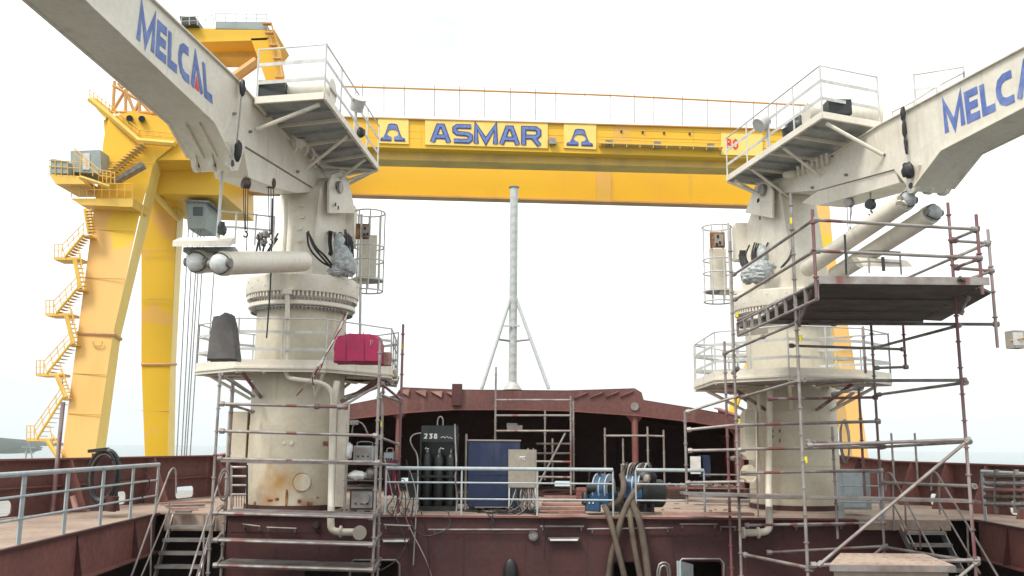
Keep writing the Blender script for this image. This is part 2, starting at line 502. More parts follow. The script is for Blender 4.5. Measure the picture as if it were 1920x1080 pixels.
# side deck girders (the face under each side deck)
def girder(name, label, e, sgn, lip):
    t = thing(name, label, 'deck girder', (e(15), 15, -1))
    g = MB()
    d = V((e(YW) - e(Yn), YW - Yn, 0)).normalized()
    a = V((e(Yn), Yn, 0)); b = V((e(YW - .02), YW - .02, 0))
    n = V((sgn, 0, 0))
    g.hexa([a + V((0, 0, -.85)), b + V((0, 0, -.85)), b + n * .04 + V((0, 0, -.85)), a + n * .04 + V((0, 0, -.85)), a + V((0, 0, -.04)), b + V((0, 0, -.04)), b + n * .04 + V((0, 0, -.04)), a + n * .04 + V((0, 0, -.04))])
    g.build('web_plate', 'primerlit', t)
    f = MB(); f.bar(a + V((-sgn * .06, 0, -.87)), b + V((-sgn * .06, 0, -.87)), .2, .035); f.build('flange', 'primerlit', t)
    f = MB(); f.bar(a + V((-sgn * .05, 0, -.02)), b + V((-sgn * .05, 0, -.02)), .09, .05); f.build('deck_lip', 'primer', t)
    Y = Yn + 2.2
    while Y < YW:
        bm_ = MB(); x = e(Y)
        bm_.prism([(x - sgn * .003, Y, -.05), (x - sgn * .16, Y, -.85), (x - sgn * .003, Y, -.85)], (0, .02, 0))
        bm_.build('bracket', 'primer', t); Y += 3.1
    return t
girder('deck_girder', 'long red primed girder under the left side deck with small brackets', eL, -1, 0)
girder('deck_girder', 'long red primed girder under the right side deck beside the right steps', eR, 1, 0)
# inner hull under side decks
for sgn, bb, lb in ((-1, bL, 'left'), (1, bR, 'right')):
    hb = MB()
    pts = [(bb(Yn), Yn), (bb(YW), YW), (bb(29), 29), (bb(34), 34)]
    for (x0, y0), (x1, y1) in zip(pts, pts[1:]):
        hb.hexa([(x0, y0, -8), (x1, y1, -8), (x1 + sgn * .05, y1, -8), (x0 + sgn * .05, y0, -8), (x0, y0, -.04), (x1, y1, -.04), (x1 + sgn * .05, y1, -.04), (x0 + sgn * .05, y0, -.04)])
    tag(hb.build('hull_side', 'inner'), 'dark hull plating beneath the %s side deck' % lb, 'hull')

# bulwarks ---------------------------------------------------------
def bulwark(name, label, bb, sgn, ports, hole_z=(.03, .36)):
    t = thing(name, label, 'bulwark', (bb(20), 20, 0))
    Yb0, Yb1 = Yn, 29.0
    o = V((bb(Yb0), Yb0, 0)); e = V((bb(Yb1), Yb1, 0)); ux = (e - o); Lw = ux.length; ux.normalize()
    n = V((sgn, 0, 0))
    holes = [(y0 - Yb0, hole_z[0], y1 - Yb0, hole_z[1]) for y0, y1 in ports]
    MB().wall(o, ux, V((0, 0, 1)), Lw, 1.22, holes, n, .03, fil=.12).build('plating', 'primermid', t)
    c = MB(); c.bar(o + V((-sgn * .05, 0, 1.24)), e + V((-sgn * .05, 0, 1.24)), .26, .04); c.build('cap_rail', 'primerlit', t)
    c = MB(); c.bar(o + V((-sgn * .06, 0, .62)), e + V((-sgn * .06, 0, .62)), .10, .03); c.build('stringer', 'primerlit', t)
    y = 1.0
    while y < Lw:
        if not any(h_[0] - .1 < y < h_[2] + .1 for h_ in holes):
            p = o + ux * y
            b_ = MB(); b_.prism([p + V((0, 0, .0)), p + V((-sgn * .62, 0, 0)), p + V((-sgn * .16, 0, 1.2)), p + V((0, 0, 1.2))], ux * .02)
            b_.bar(p + V((-sgn * .62, 0, 0)) + ux * .01, p + V((-sgn * .16, 0, 1.2)) + ux * .01, .03, .10, V((-sgn * .3, 0, 1)))
            b_.build('bracket', 'primerlit', t)
        y += 1.75
    return t
bulwark('bulwark', 'low brown steel bulwark wall along the left side deck with oval freeing ports', bL, -1, [(16.2, 17.3), (19.6, 20.7), (23.8, 24.9), (27.3, 28.3)])
bulwark('bulwark', 'low brown steel bulwark wall along the right side deck behind the right crane', bR, 1, [(20.9, 21.8), (22.6, 23.5), (26, 27)])
# sweeping rise of the ship side up to the forecastle
def rise(label, bb, sgn, pts, xf):
    t = thing('bulwark_rise', label, 'bulwark', (bb(29), 29, 0))
    A = []; prev = None
    mb = MB(); cp = MB()
    P = [V((bb(29) + (xf - bb(29)) * s, 29 + 9 * s, z)) for s, z in pts]
    for a, b in zip(P, P[1:]):
        a0 = V((a.x, a.y, 0)); b0 = V((b.x, b.y, 0)); n = V((sgn * .03, 0, 0))
        mb.hexa([a0, b0, b0 + n, a0 + n, a, b, b + n, a + n])
    top = [p + V((-sgn * .05, 0, .02)) for p in P]
    for a, b in zip(top, top[1:]): cp.bar(a, b, .26, .04)
    mb.build('plating', 'primerlit', t); cp.build('cap_rail', 'primerlit', t)
    for k in (1, 3, 5):
        p = P[min(k, len(P) - 1)]
        b_ = MB(); b_.prism([V((p.x, p.y, 0)), V((p.x - sgn * .7, p.y, 0)), V((p.x - sgn * .15, p.y, p.z)), p], (0, .02, 0)); b_.build('bracket', 'primer', t)
rise('curved brown hull side sweeping up behind the left crane', bL, -1, [(0, 1.22), (.12, 1.3), (.22, 1.5), (.32, 1.85), (.42, 2.3), (.5, 2.6), (.6, 2.9), (1, 3.3)], -7.4)
rise('curved brown hull side sweeping up behind the right crane', bR, 1, [(0, 1.22), (.12, 1.3), (.22, 1.35), (.32, 1.45), (.42, 1.6), (.5, 1.9), (.6, 2.3), (1, 3.2)], 8.6)

# aft bulkhead of the raised deck ---------------------------------
XW0, XW1 = W(425, 970, YW).x, W(1690, 970, YW).x
bh = thing('bulkhead', 'tall dark red bulkhead below the raised deck with three doorways', 'bulkhead', (0, YW, -3.3))
xh = lambda px: W(px, 1060, YW).x - XW0
zt = lambda py: W(960, py, YW).z + 3.3
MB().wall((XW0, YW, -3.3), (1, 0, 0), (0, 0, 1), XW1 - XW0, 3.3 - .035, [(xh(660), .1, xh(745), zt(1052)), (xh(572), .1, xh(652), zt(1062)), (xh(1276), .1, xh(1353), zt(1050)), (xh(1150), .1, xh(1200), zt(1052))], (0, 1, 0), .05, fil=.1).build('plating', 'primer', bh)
MB().box(((XW0 + XW1) / 2, YW - .05, -.02), (XW1 - XW0, .1, .045)).build('deck_lip', 'primerlit', bh)
MB().box(((XW0 + XW1) / 2, YW + 3, -1.9), (XW1 - XW0, .05, 3)).build('back_plating', 'inner', bh)
for px in (520, 600, 770, 870, 985, 1100, 1262, 1400, 1470, 1560, 1640):
    MB().bar((W(px, 1000, YW - .004).x, YW - .004, -.1), (W(px, 1000, YW - .004).x, YW - .004, -3.2), .016, .014, V((0, 1, 0))).build('weld_seam', 'primer', bh)
MB().bar((XW0 + .1, YW - .004, -.42), (XW1 - .1, YW - .004, -.42), .014, .016).build('weld_seam', 'primer', bh)
for a, b in ((1276, 1353), (660, 745)):
    f = MB(); y = 1050 if a > 1000 else 1052
    f.path([W(a - 4, 1110, YW - .03), W(a - 4, y + 6, YW - .03), W(a + 3, y - 2, YW - .03), W(b - 3, y - 2, YW - .03), W(b + 4, y + 6, YW - .03), W(b + 4, 1110, YW - .03)], .025)
    f.build('doorway_frame', 'steel', bh)
# side wall pieces closing the block
for px in (425, 1690):
    x = W(px, 970, YW).x
    MB().box((x, YW + 1.5, -1.7), (.05, 3, 3.2)).build('side_plating', 'primer', bh)
# raised box fender band and small rails on the wall
for (x0, x1, y, yy2) in ((720, 770, 984, 986), (803, 1007, 993, 993), (1013, 1095, 987, 987), (1101, 1262, 992, 990), (1275, 1345, 983, 983), (1350, 1380, 988, 988), (455, 488, 983, 987), (500, 556, 989, 991), (1488, 1583, 987, 984)):
    g = MB(); a = W(x0, y, YW - .14); b = W(x1, yy2, YW - .14)
    g.tube(a, b, .022)
    for t_ in (.06, .94): 
        p = a.lerp(b, t_); g.path([p, p + V((0, .02, -.08)), p + V((0, .145, -.1))], .02)
    g.build('grab_rail', 'steel', bh)
def wall_flange(px, py, r, m='steel', label=None):
    g = MB(); c = W(px, py, YW - .1)
    g.tube(c, c + V((0, .1, 0)), r, n=20); g.tube(c + V((0, -.03, 0)), c + V((0, -.001, 0)), r * .62, n=16)
    for k in range(8):
        a = k * math.pi / 4; q = c + V((math.cos(a) * r * .8, 0, math.sin(a) * r * .8)); g.tube(q + V((0, -.02, 0)), q, .012, n=6)
    g.build('flange', m, bh)
wall_flange(1000, 1005, .11)
wall_flange(592, 985, .09, 'inner'); wall_flange(1472, 984, .09, 'inner')
def door_leaf(px0, px1, py, lab):
    a = W(px0, py, YW - .55); b = W(px1, py + 6, YW - .1)
    d = MB(); h2 = V((0, 0, -2.2))
    n = (b - a).cross(V((0, 0, 1))).normalized() * .05
    d.hexa([a + h2, b + h2, b + h2 + n, a + h2 + n, a, b, b + n, a + n])
    d.path([a + h2 + n * -.6, a - n * .6, b - n * .6, b + h2 - n * .6], .03)
    o = d.build('door', 'rail', bh); o['label'] = lab
door_leaf(1273, 1296, 1052, 'pale grey steel door standing open')
# tube lights on the wall
for i, (x0, x1, y) in enumerate(((716, 768, 1012), (1028, 1086, 1010))):
    lab = ('white fluorescent tube fitting on the dark bulkhead beside the left scaffold', 'white fluorescent tube fitting on the dark bulkhead right of the round flange')[i]
    a, b = W(x0, y, YW - .12), W(x1, y, YW - .12)
    t = thing('tube_light', lab, 'light fitting', (a + b) / 2, 'tube lights on the bulkhead')
    MB().bar(a, b, .09, .05).build('housing', 'steel', t)
    MB().tube(a + V((.04, -.05, -.03)), b + V((-.04, -.05, -.03)), .022, n=10).build('tube', 'plastic', t)
    for q in (a, b): MB().box(q + V((0, -.05, -.03)), (.03, .07, .07)).build('end_cap', 'dark', t)

# ================================================================== RAILINGS
def railing(name, label, base, hgt, mids, m='rail', step=1.6, flat=False, r=.03, pw=.09, posts=None, group=None, toe=0):
    t = thing(name, label, 'railing', base[0], group)
    Lt = V((0, 0, hgt))
    g = MB(); g.path([p + Lt for p in base], r, n=10); g.build('handrail', m, t)
    for k in mids:
        g = MB(); g.path([p + V((0, 0, k)) for p in base], r * .5, n=6); g.build('mid_rail', m, t)
    seg = list(zip(base, base[1:]))
    for i, (a, b) in enumerate(seg):
        n = max(1, round((b - a).length / step))
        for k in range(n + (1 if i == len(seg) - 1 else 0)):
            p = a.lerp(b, k / n); d = (b - a).normalized()
            q = MB()
            if flat: q.box(p + Lt / 2 - V((0, 0, .01)), (pw, .02, hgt - .02), ax=(d, V((-d.y, d.x, 0)), V((0, 0, 1))))
            else: q.tube(p, p + Lt * .99, pw / 2)
            q.build('post', m, t)
    return t
zr = V((0, 0, 0))
def el(e, Y, off): return V((e(Y) + off, Y, 0))
railing('railing', 'thick blue grey handrail with flat posts along the left side deck edge', [el(eL, 10, -.06), el(eL, YW + .1, -.06)], 1.12, [.4, .76], flat=True, pw=.14, r=.045, step=1.75)
railing('railing', 'blue grey handrail with flat posts along the right side deck edge', [el(eR, 10, .06), el(eR, YW - .3, .06)], 1.12, [.4, .76], flat=True, pw=.14, r=.045, step=1.9)
rb = lambda px, z=0: V((W(px, 968, YW + .1).x, YW + .1, 0))
railing('railing', 'long pale railing in front of the gas rack and blue cabinet', [rb(722), rb(1150)], 1.08, [.37, .75], flat=False, pw=.045, r=.045, step=1.95)
railing('railing', 'short pale railing in front of the dark drum right of the hoses', [rb(1193), rb(1322)], 1.08, [.37, .75], flat=False, pw=.045, r=.045, step=1.45)
railing('railing', 'thin rust stained railing between the short pale railing and right crane', [rb(1325) + V((0, .15, 0)), rb(1425) + V((0, .15, 0))], .98, [.33, .65], m='galv', pw=.04, r=.02, step=1.2)
railing('railing', 'pale railing at the head of the right steps beside the crane pedestal', [rb(1578), rb(1655)], 1.1, [.37, .75], flat=True, pw=.13, r=.045, step=1.0)

# ================================================================== STAIRS
def stairs(name, label, xa, xb, n, y0, dz, dy, m='steel', rails=True, sk=0, hr='steel'):
    """steps descend towards the camera from (y0, z=0); sk = sideways drift per step"""
    t = thing(name, label, 'steps', ((xa + xb) / 2, y0, 0))
    for s_, x in ((-1, xa), (1, xb)):
        g = MB()
        a = V((x, y0, -.02)); b = V((x + sk * n, y0 - dy * n, -dz * n))
        u = V((0, 0, -.26))
        g.hexa([a + u, b + u, b + u + V((.03, 0, 0)), a + u + V((.03, 0, 0)), a, b, b + V((.03, 0, 0)), a + V((.03, 0, 0))])
        g.build('stringer', m, t)
    for k in range(1, n):
        g = MB()
        g.box(((xa + xb) / 2 + sk * k, y0 - dy * k, -dz * k), (xb - xa - .01, .24, .03))
        g.box(((xa + xb) / 2 + sk * k, y0 - dy * k - .12, -dz * k - .02), (xb - xa - .012, .02, .07))
        g.build('tread', m, t)
    return t
xsl, xsr = W(318, 990, 21.8).x, W(398, 990, 21.8).x
st = stairs('steps', 'steep steel steps going down between the left side deck and left scaffold', xsl, xsr, 11, 21.9, .27, .19)
# landing plate of left steps
lp = MB().box(((W(310, 975, YW).x + XW0) / 2, YW - .02, -.22), (XW0 - W(310, 975, YW).x, .04, .36)).build('kick_plate', 'deck', st)
def hrail(t, pts, r=.022, m='galv'):
    MB().path(Ws(pts), r, n=8, smooth=1).build('handrail', m, t)
hrail(t=st, pts=[(330, 925, 21.8), (330, 880, 21.8), (324, 877, 21.7), (316, 888, 21.5), (247, 1078, 19.6), (236, 1110, 19.2)])
hrail(t=st, pts=[(322, 945, 21.6), (266, 1078, 19.8), (252, 1110, 19.4)], r=.018)
hrail(t=st, pts=[(428, 930, 21.8), (428, 885, 21.8), (422, 882, 21.7), (414, 893, 21.5), (356, 1078, 19.6), (346, 1110, 19.2)])
hrail(t=st, pts=[(408, 950, 21.6), (370, 1078, 19.8), (358, 1110, 19.4)], r=.018)
for p in ((318, 960, 21.6, 1018), (284, 990, 20.6, 1080), (399, 960, 21.6, 1018), (383, 985, 20.6, 1080)):
    MB().tube(W(p[0], p[1] - 20, p[2]), W(p[0] - 2, p[3], p[2]), .02).build('rail_post', 'galv', st)
xsl, xsr = W(1688, 985, 21.6).x, W(1763, 985, 21.6).x
st = stairs('steps', 'steel steps going down between the right scaffold and right side deck', xsl, xsr, 11, 21.7, .25, .2, sk=.03)
MB().box(((W(1600, 975, YW).x + W(1768, 970, YW).x) / 2, YW - .35, -.12), (W(1768, 975, YW).x - W(1600, 975, YW).x, .03, .22)).build('kick_plate', 'deck', st)
MB().box(((W(1600, 975, YW).x + W(1768, 970, YW).x) / 2, YW - .17, -.01), (W(1768, 975, YW).x - W(1600, 975, YW).x, .34, .03)).build('landing', 'deck', st)
hrail(st, [(1661, 920, 21.8), (1661, 890, 21.8), (1668, 885, 21.7), (1676, 896, 21.5), (1749, 1036, 19.8), (1770, 1078, 19.4)], .024)
hrail(st, [(1746, 920, 21.8), (1746, 888, 21.8), (1753, 884, 21.7), (1762, 896, 21.5), (1868, 1076, 19.4), (1880, 1096, 19.2)], .024)
hrail(st, [(1676, 946, 21.6), (1718, 1030, 20.4)], .02)
hrail(st, [(1762, 946, 21.6), (1838, 1076, 19.6)], .02)
for p in ((1674, 890, 21.6, 995), (1724, 990, 20.4, 1030), (1760, 890, 21.6, 965), (1814, 985, 20.4, 1060), (1697, 935, 21.2, 1000)):
    MB().tube(W(p[0], p[1], p[2]), W(p[0] + 2, p[3], p[2]), .022).build('rail_post', 'galv', st)

# ================================================================== FORECASTLE
YF = 31.0
fc = thing('forecastle', 'dark open fronted forecastle with cambered brown beam across its top', 'forecastle', (0, YF, 0))
top = [(560, 790), (640, 762), (742, 742), (752, 727), (848, 731), (930, 732), (1065, 733), (1190, 729), (1203, 737), (1207, 751), (1300, 766), (1392, 783), (1460, 797)]
bot = [(1460, 826), (1392, 806), (1300, 790), (1192, 778), (1060, 769), (960, 767), (850, 767), (770, 772), (640, 786), (560, 812)]
mb = MB()
# beam built as vertical strips between top and bottom outlines
def interp(l, px):
    l = sorted(l)
    for (a, b), (c, d) in zip(l, l[1:]):
        if a <= px <= c: return b + (d - b) * (px - a) / max(1e-6, c - a)
    return l[-1][1]
xs = sorted({p[0] for p in top} | {p[0] for p in bot})
A = [W(x, interp(top, x), YF) for x in xs]; B = [W(x, interp(bot, x), YF) for x in xs]
mb.prism(A + B[::-1], (0, .12, 0)); mb.build('front_beam', 'primermid', fc)
mb = MB()
for a, b in zip(B, B[1:]): mb.bar(a + V((0, .05, -.02)), b + V((0, .05, -.02)), .3, .03)
mb.build('beam_flange', 'primerlit', fc)
mb = MB()
for a, b in zip(A, A[1:]):
    mb.hexa([a + V((0, .12, -.1)), b + V((0, .12, -.1)), b + V((0, 7.1, -.35)), a + V((0, 7.1, -.35)), a + V((0, .0, .02)), b + V((0, .0, .02)), b + V((0, 7.1, -.25)), a + V((0, 7.1, -.25))])
mb.build('roof', 'primer', fc)
holes = []
xb0, xb1 = W(540, 900, 37.8).x, W(1480, 900, 37.8).x
for a, b, c, d in ((752, 770, 896, 906), (1040, 1070, 902, 916)):
    p, q = W(a, d, 37.8), W(b, c, 37.8)
    holes.append((p.x - xb0, p.z + .8, q.x - xb0, q.z + .8))
print('holes', holes)
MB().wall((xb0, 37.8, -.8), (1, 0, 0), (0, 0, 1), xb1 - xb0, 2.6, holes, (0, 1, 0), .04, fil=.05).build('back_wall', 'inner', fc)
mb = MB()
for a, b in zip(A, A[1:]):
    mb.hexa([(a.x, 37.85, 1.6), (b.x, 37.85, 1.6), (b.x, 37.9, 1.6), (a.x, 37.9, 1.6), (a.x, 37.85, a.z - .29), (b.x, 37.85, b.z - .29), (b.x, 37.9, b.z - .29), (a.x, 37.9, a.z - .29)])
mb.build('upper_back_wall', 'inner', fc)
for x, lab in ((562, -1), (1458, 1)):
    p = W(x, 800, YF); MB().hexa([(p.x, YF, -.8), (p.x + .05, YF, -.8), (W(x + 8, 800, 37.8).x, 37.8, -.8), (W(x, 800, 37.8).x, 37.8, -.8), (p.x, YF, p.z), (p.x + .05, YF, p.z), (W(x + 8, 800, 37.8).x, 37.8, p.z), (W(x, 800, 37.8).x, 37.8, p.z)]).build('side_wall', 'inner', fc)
for (px, y0, y1, r) in ((1190, 776, 925, .11), (1384, 800, 925, .16), (748, 770, 925, .09)):
    g = MB(); a = W(px, y0, YF + .1); g.tube(V((a.x, a.y, 0)), a, r, n=14)
    for s_ in (-1, 1): g.prism([a + V((s_ * r, 0, 0)), a + V((s_ * (r + .25), 0, 0)), a + V((s_ * r, 0, -.28))], (0, .02, 0))
    g.build('pillar', 'primerlit', fc)
for s_, x0 in ((1, (768, 800, 830, 858)), (-1, (1102, 1132, 1160, 1188))):
    for x in x0:
        q = MB(); yt = interp(top, x) + 3
        p = W(x, yt, YF - .004); q.prism([p, W(x - 22 if s_ < 0 else x - 22, yt + 1, YF - .004), W(x - 2, yt + 12, YF - .004)] if s_ > 0 else [W(x - 26, yt + 12, YF - .004), W(x, yt, YF - .004), W(x - 4, yt + 3, YF - .004)], (0, -.08, 0)); q.build('gusset', 'pink', fc)
MB().box(W(857, 740, YF - .1), (.34, .2, .72)).build('vent_box', 'primer', fc)
MB().tube(W(1190, 762, YF - .06), W(1190, 762, YF), .14, n=16).build('lamp_bracket', 'steel', fc)
# interior lattice hints: frames on the back wall
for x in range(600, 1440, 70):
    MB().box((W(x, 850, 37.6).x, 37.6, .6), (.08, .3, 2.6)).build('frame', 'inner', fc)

# mast
ms = W(961, 731, 33.5); mt = W(964, 352, 33.5)
t = thing('mast', 'tall pale grey tripod mast standing on the forecastle roof', 'mast', ms)
ms.x = mt.x = (ms.x + mt.x) / 2
MB().tube(ms, mt, .15, n=20).build('pole', 'mastgrey', t)
MB().tube(mt, mt + V((0, 0, .03)), .2, n=20).build('cap', 'steel', t)
jx = W(962, 545, 33.5)
for px, Y in ((903, 32.9), (1029, 32.9)):
    MB().tube(jx, W(px, 729, Y), .065, n=12).build('stay', 'mastgrey', t)
MB().tube(jx, W(964, 728, 36.5), .065, n=12).build('stay', 'mastgrey', t)
g = MB()
for px in (932, 996): g.tube(W(px, 636, 33.2), W(962, 640, 33.5), .04)
g.build('cross_bar', 'steel', t)
g = MB()
g.tube(W(969, 380, 33.35), W(967, 728, 33.35), .01, n=4)
z = mt.z - .4
while z > ms.z + .3: g.bar((ms.x - .21, 33.3, z), (ms.x + .21, 33.3, z), .012, .012); z -= .33
g.build('ladder_rungs', 'mastgrey', t)
MB().box(W(950, 611, 33.3), (.35, .1, .05)).box(W(970, 611, 33.3), (.2, .1, .05)).build('lamp_bracket', 'mastgrey', t)
g = MB(); g.lathe(ms, [(.34, 0), (.34, .02), (.17, .28)], 16); g.build('foot', 'white', t)

# ================================================================== GANTRY CRANE (far behind)
gy = lambda px: 95 + 5 * (px - 190) / 1355
gc = thing('gantry_crane', 'giant yellow double girder gantry crane with blue letters spanning behind the ship', 'gantry crane', W(200, 1050, 96))
def boxpx(mb, tl, tr, br, bl, dy):       # box whose front face is given by px corners (each px,py,Y)
    mb.prism([W(*tl), W(*tr), W(*br), W(*bl)], (0, dy, 0)); return mb
G = lambda px, py, d=0: (px, py, gy(px) + d)
g = MB(); g.prism([W(*G(250, 207)), W(*G(1545, 244)), W(*G(1545, 301)), W(*G(250, 262))], (0, 4, 0)); g.build('girder_top_box', 'yellow', gc)
g = MB(); g.prism([W(*G(250, 263, 1.4)), W(*G(1545, 300, 1.4)), W(*G(1545, 320, 1.4)), W(*G(250, 287, 1.4))], (0, 2.6, 0)); g.build('girder_lower_box', 'yeldirtshade', gc)  # duller yellow puts the shade below the top box into the colour
g = MB()
g.prism([W(*G(250, 206.5, -.3)), W(*G(1545, 243.2, -.3)), W(*G(1545, 245, -.3)), W(*G(250, 208.5, -.3))], (0, 4.6, 0)); g.build('girder_cap', 'orange', gc)
# back girder
g = MB(); g.prism([W(250, 240, 108), W(1545, 280, 113), W(1545, 386.7, 113), W(250, 351.4, 108)], (0, 1.2, 0)); g.build('back_girder', 'yellow', gc)
g = MB(); g.prism([W(250, 351.6, 107.6), W(1545, 386.9, 112.6), W(1545, 389.5, 112.6), W(250, 354, 107.6)], (0, 1.7, 0)); g.build('back_girder_flange', 'orange', gc)
# girder walkway on the right half: bays
for i, px in enumerate(range(1125, 1350, 25)):
    q = MB(); q.tube(W(*G(px, 272 + (px - 1120) * .035, -.1)), W(*G(px - 6, 281 + (px - 1120) * .035, 1.2)), .12, n=6); q.build('walkway_bracket', 'yelrail', gc)
g = MB(); g.prism([W(*G(1122, 272, -.05)), W(*G(1352, 280, -.05)), W(*G(1352, 282, -.05)), W(*G(1122, 274, -.05))], (0, -1.0, 0)); g.build('walkway', 'yeldirtshade', gc)
for yy2 in (258, 264):
    g = MB(); g.tube(W(*G(1122, yy2 + 3, -1.0)), W(*G(1352, yy2 + 11, -1.0)), .05, n=5); g.build('walkway_rail', 'yelrail', gc)
for px in range(1125, 1355, 25):
    g = MB(); y = 271 + (px - 1040) * .035; g.tube(W(*G(px, y, -1.0)), W(*G(px, y - 14, -1.0)), .05, n=5); g.build('rail_post', 'yelrail', gc)
for px in (1036, 1142, 1232, 1332):
    MB().box(W(*G(px, 266 + (px - 1060) * .035, -.5)), (.8, .6, .7)).build('floodlight', 'steel', gc)
for px in (1018, 1100, 1165, 1205, 1245, 1293):
    MB().box(W(*G(px, 243 + (px - 1060) * .035, -.1)), (.2, .2, .25)).build('junction_box', 'dark', gc)
# panel stiffener lines on the girder face
g = MB()
for k in range(3):
    y = 222 + k * 13
    g.tube(W(*G(640, y + 8, -.02)), W(*G(1545, y + 33, -.02)), .035, n=4)
g.build('stiffener', 'yeldirtshade', gc)
for px in (690, 790, 900, 1000, 1090, 1210, 1300, 1400):
    o2 = (px - 190) * .0285
    MB().bar(W(*G(px, 209 + o2, -.02)), W(*G(px, 256 + o2, -.02)), .12, .03, V((1, 0, 0))).build('plate_seam', 'yeldirtshade', gc)
MB().prism([W(*G(1150, 235, -.06)), W(*G(1182, 236, -.06)), W(*G(1184, 287, -.06)), W(*G(1150, 286, -.06))], (0, .03, 0)).build('splice_band', 'splice', gc)
MB().prism([W(1118, 285, 111.25), W(1146, 286, 111.35), W(1146, 380, 111.35), W(1118, 379, 111.25)], (0, .03, 0)).build('splice_band', 'splice', gc)
# top handrail with tall posts
g = MB(); g.path([W(*G(640, 162, .3)), W(*G(900, 170, .3)), W(*G(1150, 179, .3)), W(*G(1545, 199, .3))], .11, n=6); g.build('top_rail', 'orange', gc)
for px, y0, y1 in ((720, 158, 216), (758, 160, 217), (815, 161, 219), (862, 162, 220), (909, 163, 222), (957, 165, 224), (1004, 167, 225), (1042, 168, 226), (1097, 170, 228), (1144, 173, 230), (1190, 176, 231), (1226, 178, 233), (1280, 180, 235), (1326, 183, 237), (1370, 186, 239), (1413, 188, 240), (1456, 190, 241), (1500, 193, 243), (680, 157, 214)):
    MB().tube(W(*G(px, y0, .3)), W(*G(px, y1, .3)), .05, n=5).build('rail_post', 'steel', gc)
# sign boards and letters
def board(x0, x1, yt0, yt1, yb0, yb1, lab):
    d = -.25
    b_ = MB(); b_.prism([W(*G(x0, yt0, d)), W(*G(x1, yt1, d)), W(*G(x1, yb1, d)), W(*G(x0, yb0, d))], (0, .2, 0))
    o = b_.build('sign_board', 'sign', gc); return o
def quadpts(x0, x1, yt0, yt1, yb0, yb1, d):
    return W(*G(x0, yb0, d)), W(*G(x1, yb1, d)), W(*G(x1, yt1, d)), W(*G(x0, yt0, d))
nF = V((0, -1, 0))
sb = board(797, 1027, 222, 229, 271, 278, '')
q = quadpts(807, 1014, 232, 238, 266, 273, -.27)
write(MB(), 'aSMaR', *q, nF, sw=.26, lift=.01, gap=.10, th=.03).build('lettering_edge', 'txdark', sb)
write(MB(), 'aSMaR', *q, nF, sw=.15, lift=.05, gap=.10, th=.03).build('lettering', 'txblue', sb)
def omega(x0, x1, yt, yb):
    for k, mt_, lift in ((1.0, 'txdark', .01), (.86, 'txblue', .05)):
        bl, br, tr, tl = quadpts(x0, x1, yt, yt + 1.5, yb, yb + 1.5, -.27)
        c = (bl + br + tr + tl) / 4
        bl, br, tr, tl = [c + (p - c) * k for p in (bl, br, tr, tl)]
        mbb = MB()
        def P(x, y, l): return (bl * (1 - x) + br * x) * (1 - y) + (tl * (1 - x) + tr * x) * y + nF * l
        outer = [(0, 0), (.02, .16), (.18, .3), (.32, .95), (.4, 1), (.6, 1), (.68, .95), (.82, .3), (.98, .16), (1, 0)]
        ri = .23 if k == 1 else .27
        inner = [(.44, 0), (.44, .2)] + [(.5 + ri * math.cos(R(a)), .44 + ri * 1.05 * math.sin(R(a))) for a in (252, 215, 180, 145, 112, 68, 35, 0, -35, -72)] + [(.56, .2), (.56, 0)]
        om = [(0, 0), (.02, .16), (.14, .24), (.2, .42), (.26, .66), (.32, .95), (.42, 1), (.58, 1), (.68, .95), (.74, .66), (.8, .42), (.86, .24), (.98, .16), (1, 0)]
        im = inner
        for i in range(13):
            a, b, c2, d2 = om[i], om[i + 1], im[i + 1], im[i]
            mbb.prism([P(*a, lift), P(*b, lift), P(*c2, lift), P(*d2, lift)], nF * .03)
        mbb.build('emblem_edge' if k == 1 else 'emblem', mt_, ob)
ob = board(709, 766, 219, 221, 268, 270, ''); omega(713, 760, 231, 264)
ob = board(1057, 1118, 230, 232, 277, 280, ''); omega(1062, 1112, 241, 273)
ob = board(1352, 1430, 250, 252, 290, 292, '')
write(MB(), '80', *quadpts(1361, 1384, 260, 261, 279, 280, -.27), nF, sw=.16, lift=.01, th=.03).build('lettering', 'txred', ob)
# left end: legs and knuckle
g = MB()
fr = [(203, 222, 93), (250, 207, 93.5), (330, 240, 94), (332, 268, 94), (292, 300, 94), (286, 312, 94), (262, 400, 93.2), (176, 392, 92.8), (191, 296, 93), (194, 262, 93)]
g.prism([W(*p) for p in fr], (0, .05, 0)); g.build('leg_head', 'yellow', gc)
g = MB(); g.prism([W(*p) for p in ((262, 400.3, 93.2), (212, 625, 91.5), (176, 864, 90), (156, 1010, 89), (96, 1010, 89), (116, 864, 90), (176, 392.3, 92.8))], (0, .05, 0)); g.build('leg', 'yelleg', gc)
for (x0, y0, x1, y1, Y) in ((188, 303, 290, 306, 92.9), (171, 430, 255, 433, 92.6), (160, 520, 235, 523, 91.9), (137, 700, 201, 702, 90.8), (128, 775, 190, 777, 90.3)):
    MB().tube(W(x0, y0, Y), W(x1, y1, Y), .045, n=4).build('weld_seam', 'yeldirtshade', gc)
g = MB()
a_ = [W(*p) for p in ((292, 300, 94), (286, 312, 94), (212, 625, 91.5), (176, 864, 90), (156, 1010, 89))]
b_ = [W(*p) for p in ((304, 300, 97.5), (300, 330, 97.5), (226, 634, 95), (195, 864, 93.5), (176, 1010, 92.5))]
for i in range(4): g.prism([a_[i], a_[i + 1], b_[i + 1], b_[i]], (-.05, 0, 0))
g.build('leg_side', 'sign', gc)
g = MB()  # head box behind the near leg
g.prism([W(194, 225, 93.6), W(250, 210, 93.9), W(380, 232, 94.8), W(380, 300, 94.8), W(200, 300, 93.6)], (0, 16, 0)); g.build('end_box', 'yellow', gc)
g = MB()
